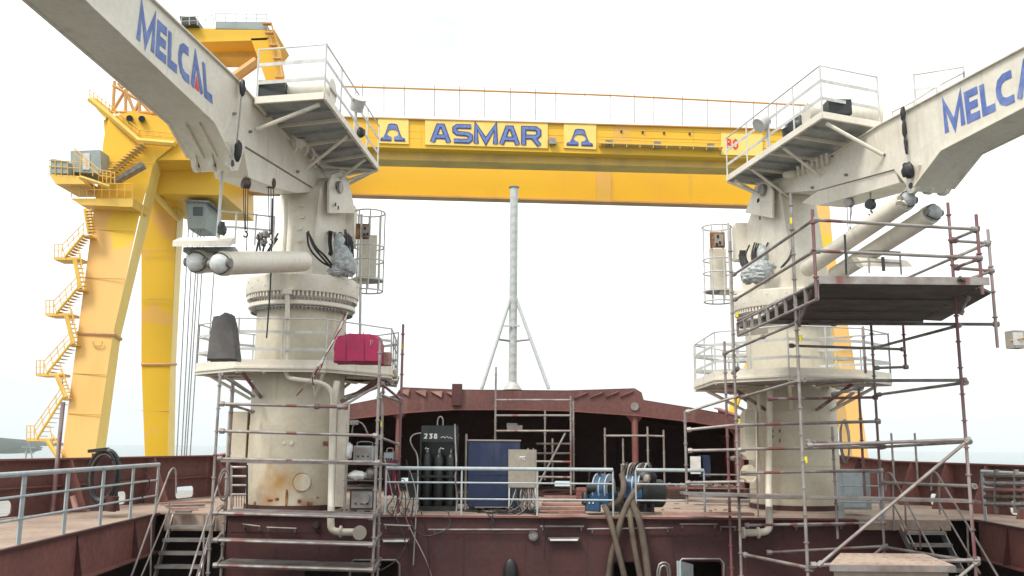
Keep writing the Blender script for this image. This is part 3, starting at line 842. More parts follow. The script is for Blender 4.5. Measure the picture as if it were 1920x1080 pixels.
a_ = [W(*p) for p in ((277, 340, 104), (265, 442, 103.8), (265, 682, 103.4), (272, 864, 103), (276, 1010, 103))]
b_ = [W(*p) for p in ((333, 340, 104), (332, 408, 104), (320, 682, 103.4), (315, 864, 103), (311, 1010, 103))]
g.prism(a_ + b_[::-1], (0, .05, 0)); g.build('leg', 'yelfar', gc)
for y, x1 in ((470, 329), (560, 326), (770, 318)): MB().tube(W(265, y, 103.2), W(x1, y, 103.2), .045, n=4).build('weld_seam', 'yeldirtshade', gc)
g = MB()
c_ = [W(*p) for p in ((346, 340, 108), (344, 408, 108), (330, 682, 107), (327, 864, 106.5), (325, 1010, 106.5))]
for i in range(4): g.prism([b_[i], b_[i + 1], c_[i + 1], c_[i]], (-.05, 0, 0))
g.build('leg_side', 'sign', gc)
g = MB(); g.prism([W(290, 300, 98), W(420, 303, 98.8), W(420, 366, 98.8), W(276, 362, 98)], (0, 12, 0)); g.build('cross_beam', 'yellow', gc)
MB().tube(W(282, 355, 97.5), W(334, 410, 103.6), .35, n=8).build('pipe', 'sign', gc)
g = MB()
g.path([W(143, 625, 91.3), W(213, 626, 91.3), W(226, 636, 94.8)], .22, n=6); g.build('leg_flange', 'orange', gc)
g = MB(); g.path([W(265, 683, 103.2), W(320, 683, 103.2), W(330, 683, 106.8)], .16, n=6); g.build('leg_flange', 'orange', gc)
MB().path([W(174, 640, 91), W(176, 648, 91), W(190, 648, 91), (W(192, 640, 91))], .08, n=5).build('lifting_eye', 'yeldirtshade', gc)
# right leg
g = MB(); g.prism([W(*p) for p in ((1500, 300, 99.5), (1550, 330, 100), (1562, 460, 99.5), (1590, 613, 99), (1603, 683, 98.5), (1630, 868, 98), (1650, 1010, 97.5), (1622, 1010, 97.5), (1600, 868, 98), (1573, 683, 98.5), (1561, 613, 99), (1540, 460, 99.5), (1520, 400, 99.5), (1480, 398, 99.5))], (0, 3, 0)); g.build('leg', 'yelleg', gc)
for y in (632, 652):
    MB().bar(W(1566, y, 97.8), W(1598, y, 97.8), .2, .25).build('leg_platform', 'orange', gc)
MB().tube(W(1420, 640, 108), W(1366, 790, 106), .5, n=8).build('brace', 'yellow', gc)
# stair tower on the left leg
ys = [(386, 480), (480, 585), (585, 698), (698, 820)]
stt = [((157, 425), (102, 480)), ((145, 525), (86, 585)), ((132, 630), (68, 698)), ((118, 735), (50, 820))]
gr = lambda a, b, r=.12, m='yelrail', nm='stair_rail': MB().tube(W(*a), W(*b), r, n=5).build(nm, m, gc)
xL = [(157, 102), (145, 86), (132, 68), (118, 50)]
for k in range(4):
    x1, x0 = xL[k]
    yb = (482, 587, 700, 822)[k]; yt = (440, 541, 645, 745)[k]
    Yk = 91 - k * .4
    # landing on the outer side
    MB().prism([W(x0 - 1, yb, Yk), W(x0 + 44, yb, Yk), W(x0 + 44, yb + 5, Yk), W(x0 - 1, yb + 5, Yk)], (0, 2.2, 0)).build('landing', 'yelrail', gc)
    # upper inner landing
    MB().prism([W(x1 - 2, yt, Yk), W(x1 + 12, yt, Yk), W(x1 + 12, yt + 3, Yk), W(x1 - 2, yt + 3, Yk)], (0, 1.5, 0)).build('landing', 'yelrail', gc)
    # flight from outer landing up to inner landing
    for d in (0, 1.4):
        gr((x0 + 20, yb, Yk + d), (x1, yt, Yk + d), .14, 'yelrail', 'flight_stringer')
    tr = MB()
    for j in range(9):
        t_ = (j + .5) / 9; p = W(x0 + 20 + (x1 - x0 - 20) * t_, yb + (yt - yb) * t_, Yk); tr.box(p + V((0, .7, 0)), (.5, 1.3, .06))
    tr.build('flight_treads', 'yeldirtshade', gc)
    gr((x0 + 14, yb - 22, Yk), (x1, yt - 22, Yk), .05); gr((x0 + 14, yb - 11, Yk), (x1, yt - 11, Yk), .04)
    gr((x0, yb - 24, Yk), (x0 + 16, yb - 24, Yk), .05); gr((x0, yb - 12, Yk), (x0 + 16, yb - 12, Yk), .04)
    for x in (x0, x0 + 7, x0 + 14): gr((x, yb, Yk), (x, yb - 24, Yk), .05)
    for j in range(5): gr((x0 + 20 + (x1 - x0 - 20) * j / 4, yb + (yt - yb) * j / 4, Yk), (x0 + 14 + (x1 - x0 - 14) * j / 4, yb + (yt - yb) * j / 4 - 22, Yk), .045)
    # lower flight going from the inner part of the landing down to next inner landing
    yn = (541, 645, 745, 864)[k]; xn = (145, 132, 118, 108)[k]
    f = MB(); f.tube(W(x0 + 38, yb + 3, Yk - .4), W(xn + 6, yn, Yk - .4), .22, n=5); f.tube(W(x0 + 48, yb - 8, Yk - .4), W(xn + 12, yn - 12, Yk - .4), .07, n=5)
    for j in range(7):
        t_ = (j + .5) / 7; f.box(W(x0 + 43 + (xn + 10 - x0 - 43) * t_, yb + (yn - yb) * t_, Yk - .1), (.7, .6, .1))
    f.build('flight', 'yelrail', gc)
    gr((x0 + 44, yb - 22, Yk), (x0 + 50, yb + 20, Yk), .05); gr((x0 + 30, yb - 20, Yk), (x0 + 44, yb - 24, Yk), .05)
f = MB(); f.tube(W(160, 392, 91), W(168, 438, 91), .22, n=5); f.tube(W(170, 392, 91), W(176, 440, 91), .08, n=5)
for j in range(8): f.box(W(167 + j * .8, 396 + j * 5.5, 91), (.6, .6, .12))
f.build('flight', 'yelrail', gc)
# upper platforms and cabin
MB().prism([W(92, 326, 90), W(150, 330, 90), W(160, 345, 90), (W(104, 345, 90))], (0, 5, 0)).build('cabin_platform', 'yelrail', gc)
MB().prism([W(132, 372, 91), W(250, 372, 91), W(248, 388, 91), W(150, 384, 91)], (0, 4, 0)).build('leg_platform', 'yelrail', gc)
cb = MB().prism([W(132, 283, 91), W(188, 281, 91), W(190, 325, 91), W(132, 322, 91)], (0, 4, 0)).build('cabin', 'tealgrey', gc)
MB().prism([W(155, 287, 90.9), W(168, 287, 90.9), W(168, 318, 90.9), W(155, 318, 90.9)], (0, .08, 0)).build('door', 'white', cb)
MB().prism([W(95, 297, 90), W(126, 302, 90), W(126, 325, 90), W(94, 325, 90)], (0, 3, 0)).build('cabin', 'tealgrey', gc)
def grail(pts, hpx, Y, n, r=.05):
    q = MB()
    for hh in (1, .55):
        q.path([W(x, y - hpx * hh, Y) for x, y in pts], r, n=4)
    for (a, b) in zip(pts, pts[1:]):
        for k in range(n + 1):
            t_ = k / n; x, y = a[0] + (b[0] - a[0]) * t_, a[1] + (b[1] - a[1]) * t_
            q.tube(W(x, y, Y), W(x, y - hpx, Y), r, n=4)
    q.build('guard_rail', 'yelrail', gc)
grail([(134, 370), (248, 372)], 27, 90.9, 8)
grail([(92, 326), (150, 330)], 26, 89.9, 5)
grail([(140, 300), (185, 340), (215, 346)], 22, 89.5, 4)
grail([(168, 186), (205, 214), (262, 262), (325, 268)], 18, 93, 5)
MB().path([W(168, 186, 93.1), W(205, 216, 93.1), W(260, 264, 93.1), W(328, 270, 93.1)], .35, n=6).build('walkway', 'yelrail', gc)
MB().prism([W(166, 187, 93), W(182, 184, 93), (W(203, 214, 93)), W(198, 224, 93)], (0, 3, 0)).build('bracket', 'yelrail', gc)
f = MB()
for d in (0, 3):
    f.tube(W(150, 332, 90 + d / 2), W(205, 350, 90 + d / 2), .2, n=5)
    f.tube(W(196, 336, 91 + d / 2), W(270, 272, 91.5 + d / 2), .25, n=5)
for j in range(14): f.box(W(197 + j * 5.4, 334 - j * 4.6, 91.2), (.5, 1.6, .06))
f.build('flight', 'yeldirtshade', gc)
MB().prism([W(264, 303, 91.5), W(268, 311, 91.5), W(215, 341, 91.5), W(206, 340, 91.5)], (0, 1, 0)).build('cable_tray', 'steel', gc)
# lattice over the girder end
f = MB()
for a, b in (((215, 152), (212, 208)), ((212, 208), (236, 168)), ((236, 168), (252, 210)), ((252, 210), (262, 188)), ((262, 188), (285, 214)), ((212, 160), (290, 205)), ((236, 168), (236, 210)), ((262, 186), (262, 210)), ((222, 156), (230, 165)), ((205, 210), (290, 212))):
    f.tube(W(*a, 95), W(*b, 95), .2, n=5)
f.build('lattice_frame', 'orange', gc)
for px, py in ((243, 222), (266, 223)):
    MB().tube(W(px, py, 93.5), W(px, py, 92.9), .35, n=12).build('port', 'dark', gc)
# trolley and hoist house on the girder top
th_ = MB(); th_.prism([W(345, 52, 98), W(515, 56, 98), W(500, 75, 98), (W(360, 79, 98))], (0, 7, 0)); th_.build('trolley_frame', 'yellow', gc)
MB().prism([W(404, 40, 98), W(498, 41, 98), W(505, 56, 98), W(404, 55, 98)], (0, 8, 0)).build('hoist_house', 'tealgrey', gc)
MB().prism([W(336, 30, 97), W(366, 31, 97), W(370, 45, 97), (W(340, 46, 97))], (0, 4, 0)).build('winch_box', 'dark', gc)
MB().prism([W(470, 72, 98), W(516, 70, 98), W(528, 150, 98.5), W(498, 150, 98.5), W(484, 110, 98)], (0, 2, 0)).build('trolley_leg', 'yellow', gc)
MB().prism([W(398, 88, 101), W(480, 92, 101), W(480, 107, 101), W(400, 107, 101)], (0, 3, 0)).build('trolley_beam', 'yeldirtshade', gc)
MB().tube(W(436, 148, 98), W(482, 115, 98.2), .6, n=6).build('brace', 'orange', gc)
f = MB()
for x, y in ((500, 45), (505, 62), (512, 85), (520, 110), (524, 145)): f.box(W(x, y, 97.5), (.9, .6, .15))
f.path([W(498, 42, 97.5), W(508, 75, 97.5), W(522, 145, 97.5)], .1, n=5); f.path([W(508, 42, 97.5), W(518, 75, 97.5), W(533, 145, 97.5)], .1, n=5); f.build('trolley_ladder', 'orange', gc)
q = MB()
for a, b, n in (((340, 47), (400, 44), 4), ((404, 40), (500, 42), 5)):
    for k in range(n + 1): x = a[0] + (b[0] - a[0]) * k / n; y = a[1]; q.tube(W(x, y, 97), W(x, y - 15, 97), .05, n=4)
    q.tube(W(a[0], a[1] - 15, 97), W(b[0], b[1] - 15, 97), .05, n=4); q.tube(W(a[0], a[1] - 7, 97), W(b[0], b[1] - 7, 97), .04, n=4)
q.build('guard_rail', 'white', gc)
# operator cab under the girder and hoist wires
cab = MB().prism([W(348, 378, 100), W(386, 380, 100), W(392, 400, 100), (W(384, 428, 100)), W(352, 428, 100)], (0, 4, 0)).build('operator_cab', 'tealgrey', gc)
MB().prism([W(362, 388, 99.9), W(380, 388, 99.9), W(380, 404, 99.9), W(362, 404, 99.9)], (0, .06, 0)).build('window', 'glass', cab)
MB().prism([W(346, 374, 99.5), W(392, 376, 99.5), W(392, 379, 99.5), W(346, 377, 99.5)], (0, 5, 0)).build('roof', 'steel', cab)
MB().tube(W(368, 375, 101), W(368, 350, 101), .4, n=6).build('hanger', 'steel', cab)
for x0, x1, y1 in ((353, 331, 862), (372, 345, 862), (377, 349, 862), (384, 356, 862), (408, 388, 700), (362, 340, 862)):
    MB().tube(W(x0 + 3, 375, 101), W(x1, y1, 101), .06, n=4, cap=False).build('hoist_wire', 'steel', gc)

# distant masts and cranes by the hill
t = thing('harbour_mast', 'small pale lattice mast of a distant vessel beside the hill', 'mast', W(58, 866, 160))
f = MB(); f.tube(W(47, 866, 160), W(52, 835, 160), .12); f.tube(W(62, 866, 160), W(55, 834, 160), .12); f.build('lattice', 'tealgrey', t)
f = MB(); f.bar(W(40, 838, 160), W(66, 839, 160), .15, .15); f.bar(W(44, 850, 160), W(64, 850, 160), .15, .15); f.tube(W(54, 836, 160), W(54, 824, 160), .08); f.build('yard', 'tealgrey', t)
# red pole on the left
t = MB().tube(H(100, 966, 0) * 0 + V((bL(21.3) + .1, 21.3, 0)), V((bL(21.3) + .12, 21.3, 2.55)), .05).build('pole', 'redtube')
t.location.x = W(108, 860, 21.3).x
tag(t, 'thin dark red pole standing at the left bulwark in front of the yellow leg', 'pole')

# ================================================================== SLEWING DECK CRANES
def flatrail(t, pts, hgt, levels, step=1.2, wd=.07, m='white', th=.012, pr=.022, corner=True):
    """guard rail: thin top tube, flat bars, round posts; every bar of it a part"""
    g = MB(); g.path([p + V((0, 0, hgt)) for p in pts], .02, n=6); g.build('handrail', m, t)
    for k in levels:
        g = MB()
        for a, b in zip(pts, pts[1:]): g.bar(a + V((0, 0, k)), b + V((0, 0, k)), th, wd)
        g.build('flat_rail', m, t)
    for i, (a, b) in enumerate(zip(pts, pts[1:])):
        n = max(1, round((b - a).length / step))
        for k in range(n + (1 if i == len(pts) - 2 else 0)):
            p = a.lerp(b, k / n); MB().tube(p, p + V((0, 0, hgt + .02)), pr, n=6).build('post', m, t)

def ring_of_bolts(c, r, z0, z1, n, rb_):
    g = MB()
    for k in range(n):
        a = 2 * math.pi * k / n; p = V((c[0] + r * math.cos(a), c[1] + r * math.sin(a), 0))
        g.tube(p + V((0, 0, z0)), p + V((0, 0, z1)), rb_, n=6)
    return g

def pedestal(t, c, rbase=1.2, pm='ped'):
    zb = -.02
    MB().lathe((c[0], c[1], 0), [(rbase + .03, -1.0), (rbase + .03, 0.12), (rbase + .03, .13)], 64).build('foundation', 'primer', t)
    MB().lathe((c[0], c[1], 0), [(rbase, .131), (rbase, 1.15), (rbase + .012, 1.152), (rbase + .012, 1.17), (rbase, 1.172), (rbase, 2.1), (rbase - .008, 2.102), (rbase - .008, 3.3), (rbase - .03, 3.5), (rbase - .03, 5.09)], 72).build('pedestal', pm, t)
    MB().lathe((c[0], c[1], 0), [(1.25, 5.091), (1.38, 5.11), (1.40, 5.13), (1.40, 5.22), (1.3, 5.23), (1.3, 5.44)], 72).build('lower_flange', 'cream', t)
    ring_of_bolts(c, 1.36, 5.231, 5.30, 84, .026).build('nuts', 'steel', t)
    ring_of_bolts(c, 1.42, 5.33, 5.46, 84, .03).build('bolts', 'cream', t)
    ring_of_bolts(c, 1.31, 5.01, 5.10, 84, .024).lathe((c[0], c[1], 5.06), [(1.18, 0), (1.335, 0), (1.335, .025), (1.18, .025)], 72).build('lower_bolts', 'steel', t)
    f = MB().lathe((c[0], c[1], 0), [(1.31, 5.441), (1.47, 5.45), (1.48, 5.47), (1.48, 5.86), (1.44, 5.90), (.4, 5.92)], 72)
    for k in range(36):
        a = k * math.pi / 18 + .05; p = V((c[0] + 1.47 * math.cos(a), c[1] + 1.47 * math.sin(a), 5.68 + .08 * ((k % 2) * 2 - 1)))
        f.tube(p, p + V((math.cos(a) * .03, math.sin(a) * .03, 0)), .02, n=6)
    f.build('slewing_ring', 'cream', t)

def hoses(t, runs, r=.022, m='black', nm='hose'):
    for pts in runs: MB().path(Ws(pts), r, n=6, smooth=2).build(nm, m, t)

def lower_platform(t, front, c, zf, hgt=1.28):
    back = [V((c[0] + 2.45, c[1] + 1.1, zf)), V((c[0] + 1.1, c[1] + 2.5, zf)), V((c[0] - 1.1, c[1] + 2.5, zf)), V((c[0] - 2.45, c[1] + 1.1, zf))]
    pts = front + back
    # grating ring as quads between outer outline and the pedestal
    n = len(pts); g = MB(); inn = []
    for p in pts:
        d = V((p.x - c[0], p.y - c[1], 0)).normalized(); inn.append(V((c[0], c[1], zf)) + d * 1.25)
    for i in range(n):
        j = (i + 1) % n
        g.hexa([pts[i], pts[j], inn[j], inn[i], pts[i] + V((0, 0, .05)), pts[j] + V((0, 0, .05)), inn[j] + V((0, 0, .05)), inn[i] + V((0, 0, .05))])
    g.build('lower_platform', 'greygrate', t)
    f = MB()
    for i in range(n):
        j = (i + 1) % n
        d = V((pts[i].x - c[0], pts[i].y - c[1], 0)).normalized() * .01
        e_ = V((pts[j].x - c[0], pts[j].y - c[1], 0)).normalized() * .01
        f.bar(pts[i] + d + V((0, 0, .11)), pts[j] + e_ + V((0, 0, .11)), .03, .30)
        f.bar(pts[i] + d * 4 + V((0, 0, .06)), pts[j] + e_ * 4 + V((0, 0, .06)), .05, .05)
    f.build('toe_board', 'cream', t)
    for i in range(n):
        MB().tube(inn[i] + V((0, 0, -.02)) + (inn[i] - pts[i]).normalized() * 0, pts[i] + V((0, 0, -.04)), .035, n=6).build('bearer', 'cream', t)
        b_ = inn[i] + (inn[i] - pts[i]).normalized() * .03 + V((0, 0, -.65)); MB().tube(b_, pts[i].lerp(inn[i], .25) + V((0, 0, -.06)), .045, n=6).build('strut', 'redtube' if i % 2 else 'cream', t)
    flatrail(t, pts + [pts[0]], hgt, [.52, .95], 1.25)
    return pts

def pipe_ring(t, pts, r, m='cream', nm='pipe'):
    MB().path(Ws(pts), r, n=12, smooth=2).build(nm, m, t)

def cage(t, cx, cy, z0, z1, r=.43):
    for z in (z0 - .3, z0, z0 + .55, z0 + .95, z1):
        g = MB(); g.path([V((cx + r * math.cos(a), cy + r * math.sin(a), z)) for a in [k * math.pi / 10 for k in range(21)]], .024, n=5); g.build('cage_hoop', 'white', t)
    for k in range(8):
        a = k * math.pi / 4 + .2; p = V((cx + r * math.cos(a), cy + r * math.sin(a), 0))
        MB().tube(p + V((0, 0, z0 - .3)), p + V((0, 0, z1)), .021, n=5).build('cage_bar', 'white', t)
    MB().lathe((cx, cy, z0), [(r, 0), (r, .04)], 20).build('cage_floor', 'greygrate', t)
    MB().box((cx - (.05 if cx < 0 else -.05), cy + .2, z0 + .7), (.5, .06, 1.3)).build('cage_screen', 'cream', t)
def jibber(t, outline, o, n, w_, face_m='cream'):
    P = [p if isinstance(p, V) else PL(*p, o, n) for p in outline]
    g = MB(); g.prism(P, -n * w_); g.build('jib', face_m, t)
    return P

# ---------------- left crane
CL = (-5.6, 24.0)
lc = thing('deck_crane', 'cream slewing deck crane on the left with a crimson tarp on its lower platform', 'deck crane', (CL[0], CL[1], 0))
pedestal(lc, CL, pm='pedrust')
aL = R(9)
nL = V((math.cos(aL), -math.sin(aL), 0))
# tower
tp = Ws([(583, 520, 23.0), (601, 357, 23.3), (609, 340, 23.6), (618, 333, 23.9), (628, 340, 24.2), (646, 385, 24.5), (652, 450, 24.8), (654, 520, 24.8)])
for p in (tp[0], tp[-1]): p.z = 5.9
g = MB(); g.prism(tp, V((-math.cos(aL), math.sin(aL), 0)) * 1.12); g.build('tower', 'cream', lc)
g = MB(); g.bar(tp[0] + nL * .01 + V((0, -.02, 0)), tp[1] + nL * .01 + V((0, -.02, 0)), .12, .03, nL); g.build('tower_edge_plate', 'cream', lc)
g = MB(); g.tube(W(617, 352, 23.8) + nL * .35, W(617, 352, 23.8) - nL * 1.5, .17, n=20); g.build('pivot_pin', 'steel', lc)
g = MB(); g.prism([p + nL * .2 for p in Ws([(600, 345, 23.4), (606, 328, 23.5), (622, 322, 23.9), (636, 336, 24.3), (650, 400, 24.5), (600, 400, 23.3)])], nL * .06); g.build('pivot_cheek', 'cream', lc)
MB().tube(W(523, 362, 23.15), W(572, 359, 23.15), .05).build('grease_bar', 'steel', lc)
MB().path(Ws([(536, 372, 23.1), (536, 420, 23.05), (531, 500, 22.9)]), .05, n=8).build('pipe', 'cream', lc)
# jib
o_ = W(600, 350, 23.9)
def ext(a, b, L_):
    A_, B_ = PL(*a, o_, nL), PL(*b, o_, nL); return B_ + (B_ - A_).normalized() * L_
P = jibber(lc, [(612, 332), (538, 258), (480, 193), (440, 147), (285, 0), ext((440, 147), (285, 0), 5), ext((397, 228), (155, 0), 3.6), (155, 0), (397, 228), (430, 293), (438, 318), (446, 320), (452, 300), (460, 273), (597, 357), (622, 352)], o_, nL, .92)
g = MB()
def edge(pts, o, n, off, wd=.09, m='cream', nm='edge_flange', par=None, w_=.92):
    for k in (0, 1):
        g = MB()
        Q = [(PL(*p, o, n) if not isinstance(p, V) else p) + n * (.03 if k == 0 else -w_ - .03) for p in pts]
        for a, b in zip(Q, Q[1:]): g.bar(a, b, .06, .03)
        g.build(nm, m, par)
edge([(612, 332), (538, 258), (480, 193), (440, 147), (285, 0), ext((440, 147), (285, 0), 5)], o_, nL, 0, par=lc)
edge([(397, 228), (155, 0), ext((397, 228), (155, 0), 3.6)], o_, nL, 0, par=lc)
edge([(430, 293), (397, 228)], o_, nL, 0, par=lc)
for k, (px, py) in enumerate(((436, 306), (436, 306), (436, 306))):
    c = PL(px, py, o_, nL) - nL * (.06 + k * .38)
    g = MB(); g.tube(c - nL * .05, c + nL * .05, .17, n=18); g.prism([c + V((0, 0, .35)) - nL * .05 + V((0, .25, 0)), c + V((0, 0, .35)) - nL * .05 + V((0, -.4, 0)), c - nL * .05 + V((0, -.15, -.05)), c - nL * .05 + V((0, .15, -.05))], nL * .1); g.build('cylinder_lug', 'cream', lc)
    MB().tube(c - nL * .07, c + nL * .07, .07, n=14).build('lug_bush', 'dark', lc)
for k in (.3, .62):     # ribs under the knuckle
    a, b = PL(397, 228, o_, nL) - nL * k * .92, PL(430, 293, o_, nL) - nL * k * .92
    MB().bar(a + V((0, -.03, -.03)), b + V((0, -.03, -.03)), .03, .07).build('rib', 'cream', lc)
# lower box of the inner jib
g = MB(); g.prism([PL(*p, o_, nL) - nL * .05 for p in ((460, 275), (597, 359), (560, 362), (520, 352), (470, 332))], -nL * .8); g.build('jib_heel', 'cream', lc)
# lettering
def brand(t, crn, o, n, par):
    bl, br, tr, tl = [PL(*p, o, n) for p in crn]
    mbb = MB(); word = 'MELCAL'; gap = .14; tot = sum(GL[c][0] for c in word) + gap * 5
    write(mbb, word, bl, br, tr, tl, n, sw=.25, gap=gap, lift=.003).build('lettering', 'txblue', par)
    x = sum(GL[c][0] for c in word[:4]) + gap * 4
    q = []
    for u, v_ in ((x + .3, 0), (x + .5, .42), (x + .7, 0)):
        s = u / tot; q.append((bl * (1 - s) + br * s) * (1 - v_) + (tl * (1 - s) + tr * s) * v_ + n * .004)
    MB().prism(q, n * .004).build('red_triangle', 'txred', par)
for a_, b_ in (((452, 165), (415, 262)), ((500, 222), (482, 284)), ((330, 42), (312, 146))):
    MB().tube(PL(*a_, o_, nL) + nL * .002, PL(*b_, o_, nL) + nL * .002, .006, n=4).build('weld_seam', 'cream', lc)
brand(lc, ((256, 73), (398, 193), (393, 128), (263, 8)), o_, nL, lc)
# small fittings on the jib side
for px, py in ((437, 213), (467, 247), (552, 262), (556, 322)):
    c = PL(px, py, o_, nL); MB().tube(c, c + nL * .07, .035, n=8).build('lug', 'steel', lc)
# chain down the side of the jib, wrapped in black
g = MB(); g.path([PL(*p, o_, nL) + nL * .12 for p in ((444, 150), (443, 180), (440, 215), (436, 250), (434, 270))], .018, n=6); g.build('hook_chain', 'steel', lc)
for (a, b, r) in (((443, 148), (444, 182), .07), ((434, 262), (436, 305), .085)):
    g = MB(); A_, B_ = PL(*a, o_, nL) + nL * .14, PL(*b, o_, nL) + nL * .14
    g.ball((A_ + B_) / 2, r, 10, 8, (1, 1, (A_ - B_).length / 2 / r), .15); g.build('chain_wrap', 'black', lc)
# upper platform beside the jib
def upper_platform(t, corners, z, inward, rails, hgt=1.25, braces=()):
    A_, B_, C_, D_ = [H(x, y, z) for x, y in corners]
    g = MB(); g.prism([A_, B_, C_, D_], (0, 0, .04)); g.build('platform_plate', 'greygrate', t)
    f = MB()
    for a, b in ((A_, B_), (B_, C_), (C_, D_), (D_, A_)): f.bar(a + V((0, 0, .03)), b + V((0, 0, .03)), .07, .16)
    f.build('platform_frame', 'cream', t)
    for k in range(1, 8):
        s = k / 8; MB().bar(A_.lerp(D_, s) + V((0, 0, -.04)), B_.lerp(C_, s) + V((0, 0, -.04)), .05, .08).build('joist', 'greygrate' if k % 2 else 'cream', t)
    flatrail(t, [A_, B_, C_] + ([D_] if rails > 3 else []), hgt, [.45, .88], 1.35, wd=.08)
    return A_, B_, C_, D_
UA, UB, UC, UD = upper_platform(lc, ((480, 191), (608, 182), (708, 316), (604, 335)), 9.25, 1, 3)
def strut(t, a, b, r=.04, m='cream', nm='strut'): MB().tube(a, b, r, n=8).build(nm, m, t)
strut(lc, UB + V((-.15, .2, -.1)), PL(478, 243, o_, nL) + nL * .05, .05)
for s in (.45, .8, 1.0):
    strut(lc, UB.lerp(UC, s) + V((-.1, 0, -.08)), UB.lerp(UC, min(1, s + .12)) + V((-1.3, 0, -.75)), .04)
strut(lc, UC + V((0, 0, -.05)), W(612, 352, 24), .04); strut(lc, UC + V((0, 0, -.05)), W(560, 310, 23.6), .035)
strut(lc, UC.lerp(UD, .5), W(590, 300, 23.5), .035)
# machinery on the upper platform
for k, (px, py) in enumerate(((540, 262), (551, 258), (560, 268), (572, 280), (580, 292))):
    c = PL(px, py, o_, nL) + nL * .12; MB().path([c + V((0, 0, .1)), c + V((.1, 0, .02)), c + V((.12, .1, -.15)), c + V((.02, .1, -.3))], .035, n=7, smooth=1).build('pipe', 'cream', lc)
MB().ball(PL(548, 268, o_, nL) + nL * .15, .2, 16, 10, (1, 1, .7), .06).build('gearbox', 'cream', lc)
MB().box(W(655, 425, 24.9), (.35, .5, 1.1)).build('junction_cabinet', 'cream', lc)
for px, py in ((615, 352), (613, 384), (618, 390), (600, 372)): MB().box(W(px, py, 23.5) + nL * .24, (.03, .06, .09)).build('bracket', 'dark', lc)
for px, py, l_ in ((575, 290, .3), (588, 305, .25)): c = PL(px, py, o_, nL) + nL * .05; MB().bar(c, c + V((.25, 0, -l_)), .05, .05).build('bracket', 'steel', lc)
for k in range(6):
    p = tp[0].lerp(tp[1], .12 + .14 * k) - nL * (.4 + .05 * (k % 2)) + V((0, -.05, 0)); MB().box(p, (.10, .06, .05)).build('pipe_clip', 'cream', lc)
g = MB(); p = UA.lerp(UB, .55) + V((0, .7, .45)); g.tube(p + V((-.9, .1, 0)), p + V((.75, -.05, 0)), .3, n=20); g.build('winch_drum', 'cream', lc)
g = MB(); g.box(UA.lerp(UB, .2) + V((0, .35, .32)), (.6, .5, .42)); g.build('control_box', 'dark', lc)
g = MB(); p = UB.lerp(UC, .52) + V((0, 0, .75)); g.tube(p, p + V((.1, -.2, .25)), .17, .2, n=14); g.build('floodlight', 'white', lc)
MB().tube(UB.lerp(UC, .52), UB.lerp(UC, .52) + V((0, 0, .8)), .03).build('lamp_post', 'white', lc)
MB().ball(UB.lerp(UC, .6) + V((.03, 0, .3)), .12, 8, 6, (1, 1, 1.2), .1).build('lamp_post_junction', 'dark', lc)
# lift cylinders lying out to the left
def cyl(t, a, b, r, rod=None, cap='foil'):
    A_, B_ = W(*a), W(*b)
    MB().tube(A_, B_, r, n=28).build('lift_cylinder', 'cream', t)
    d = (A_ - B_).normalized()
    MB().tube(A_ - d * .12, A_ + d * .015, r * 1.06, n=28).build('cylinder_head', 'cream', t)
    e_ = MB(); e_.ball(A_ + d * .1, r * .85, 22, 16, (1, 1, 1), .035); e_.build('rod_eye', cap, t)
    bx_, by_ = basis(d); bn = MB(); bn.path([A_ + d * (.03 + .12 * abs(math.sin(a_))) + (bx_ * math.cos(a_) + by_ * math.sin(a_)) * r * .9 for a_ in [k * math.pi / 10 for k in range(21)]], .012, n=5); bn.build('wrapping_tie', 'dark', t)
    x, y = basis(d)
    g = MB(); g.tube(A_ + d * .1 - x * r * 1.02, A_ + d * .1 + x * r * 1.02, r * .38, n=14); g.build('eye_bush', 'steel', t)
cyl(lc, (418, 494, 18.6), (568, 490, 21.7), .25, cap='plastic')
cyl(lc, (372, 491, 18.9), (520, 489, 23.0), .24, cap='plastic')
MB().tube(W(567, 476, 21.75), W(567, 503, 21.75), .035).build('cylinder_pin', 'rust', lc)
MB().tube(W(565, 503, 22.3), W(530, 505, 22.2), .06).build('valve', 'steel', lc)
# narrow walkway over the cylinders
g = MB(); g.prism([W(323, 462, 18.4), W(432, 462, 18.4), W(440, 455, 20.2), W(338, 455, 20.2)], (0, 0, .12)); g.build('cylinder_walkway', 'cream', lc)
g = MB(); g.prism([W(343, 472, 18.9), W(440, 471, 19.2), W(446, 478, 20), W(360, 482, 20)], (0, 0, .1)); g.build('walkway_beam', 'greygrate', lc)
q = [W(410, 458, 19.6), W(440, 458, 20.3), W(512, 462, 22)]
flatrail(lc, q, .75, [.4], .8, wd=.05)
for x, y in ((412, 320),):
    MB().tube(W(417, 320, 19.3), W(408, 445, 19.3), .035).build('hanging_pipe', 'white', lc)
MB().ball(W(416, 428, 19.2), .1, 8, 6, (1, 1, 1.5), .3).build('hose_bundle', 'dark', lc)
# hoses left of the tower
hoses(lc, [[(480, 475, 22.2), (486, 445, 22.2), (500, 432, 22.4)], [(492, 475, 22.2), (500, 440, 22.2), (512, 436, 22.6)], [(500, 474, 22.2), (512, 455, 22.2), (521, 438, 22.8)], [(484, 440, 22), (488, 470, 22)], [(505, 470, 22), (520, 448, 22.6)]], .025)
for px, py in ((487, 443), (498, 440), (494, 455)): MB().ball(W(px, py, 22.2), .1, 8, 6, (1, 1, 1), .35).build('valve_block', 'steel', lc)
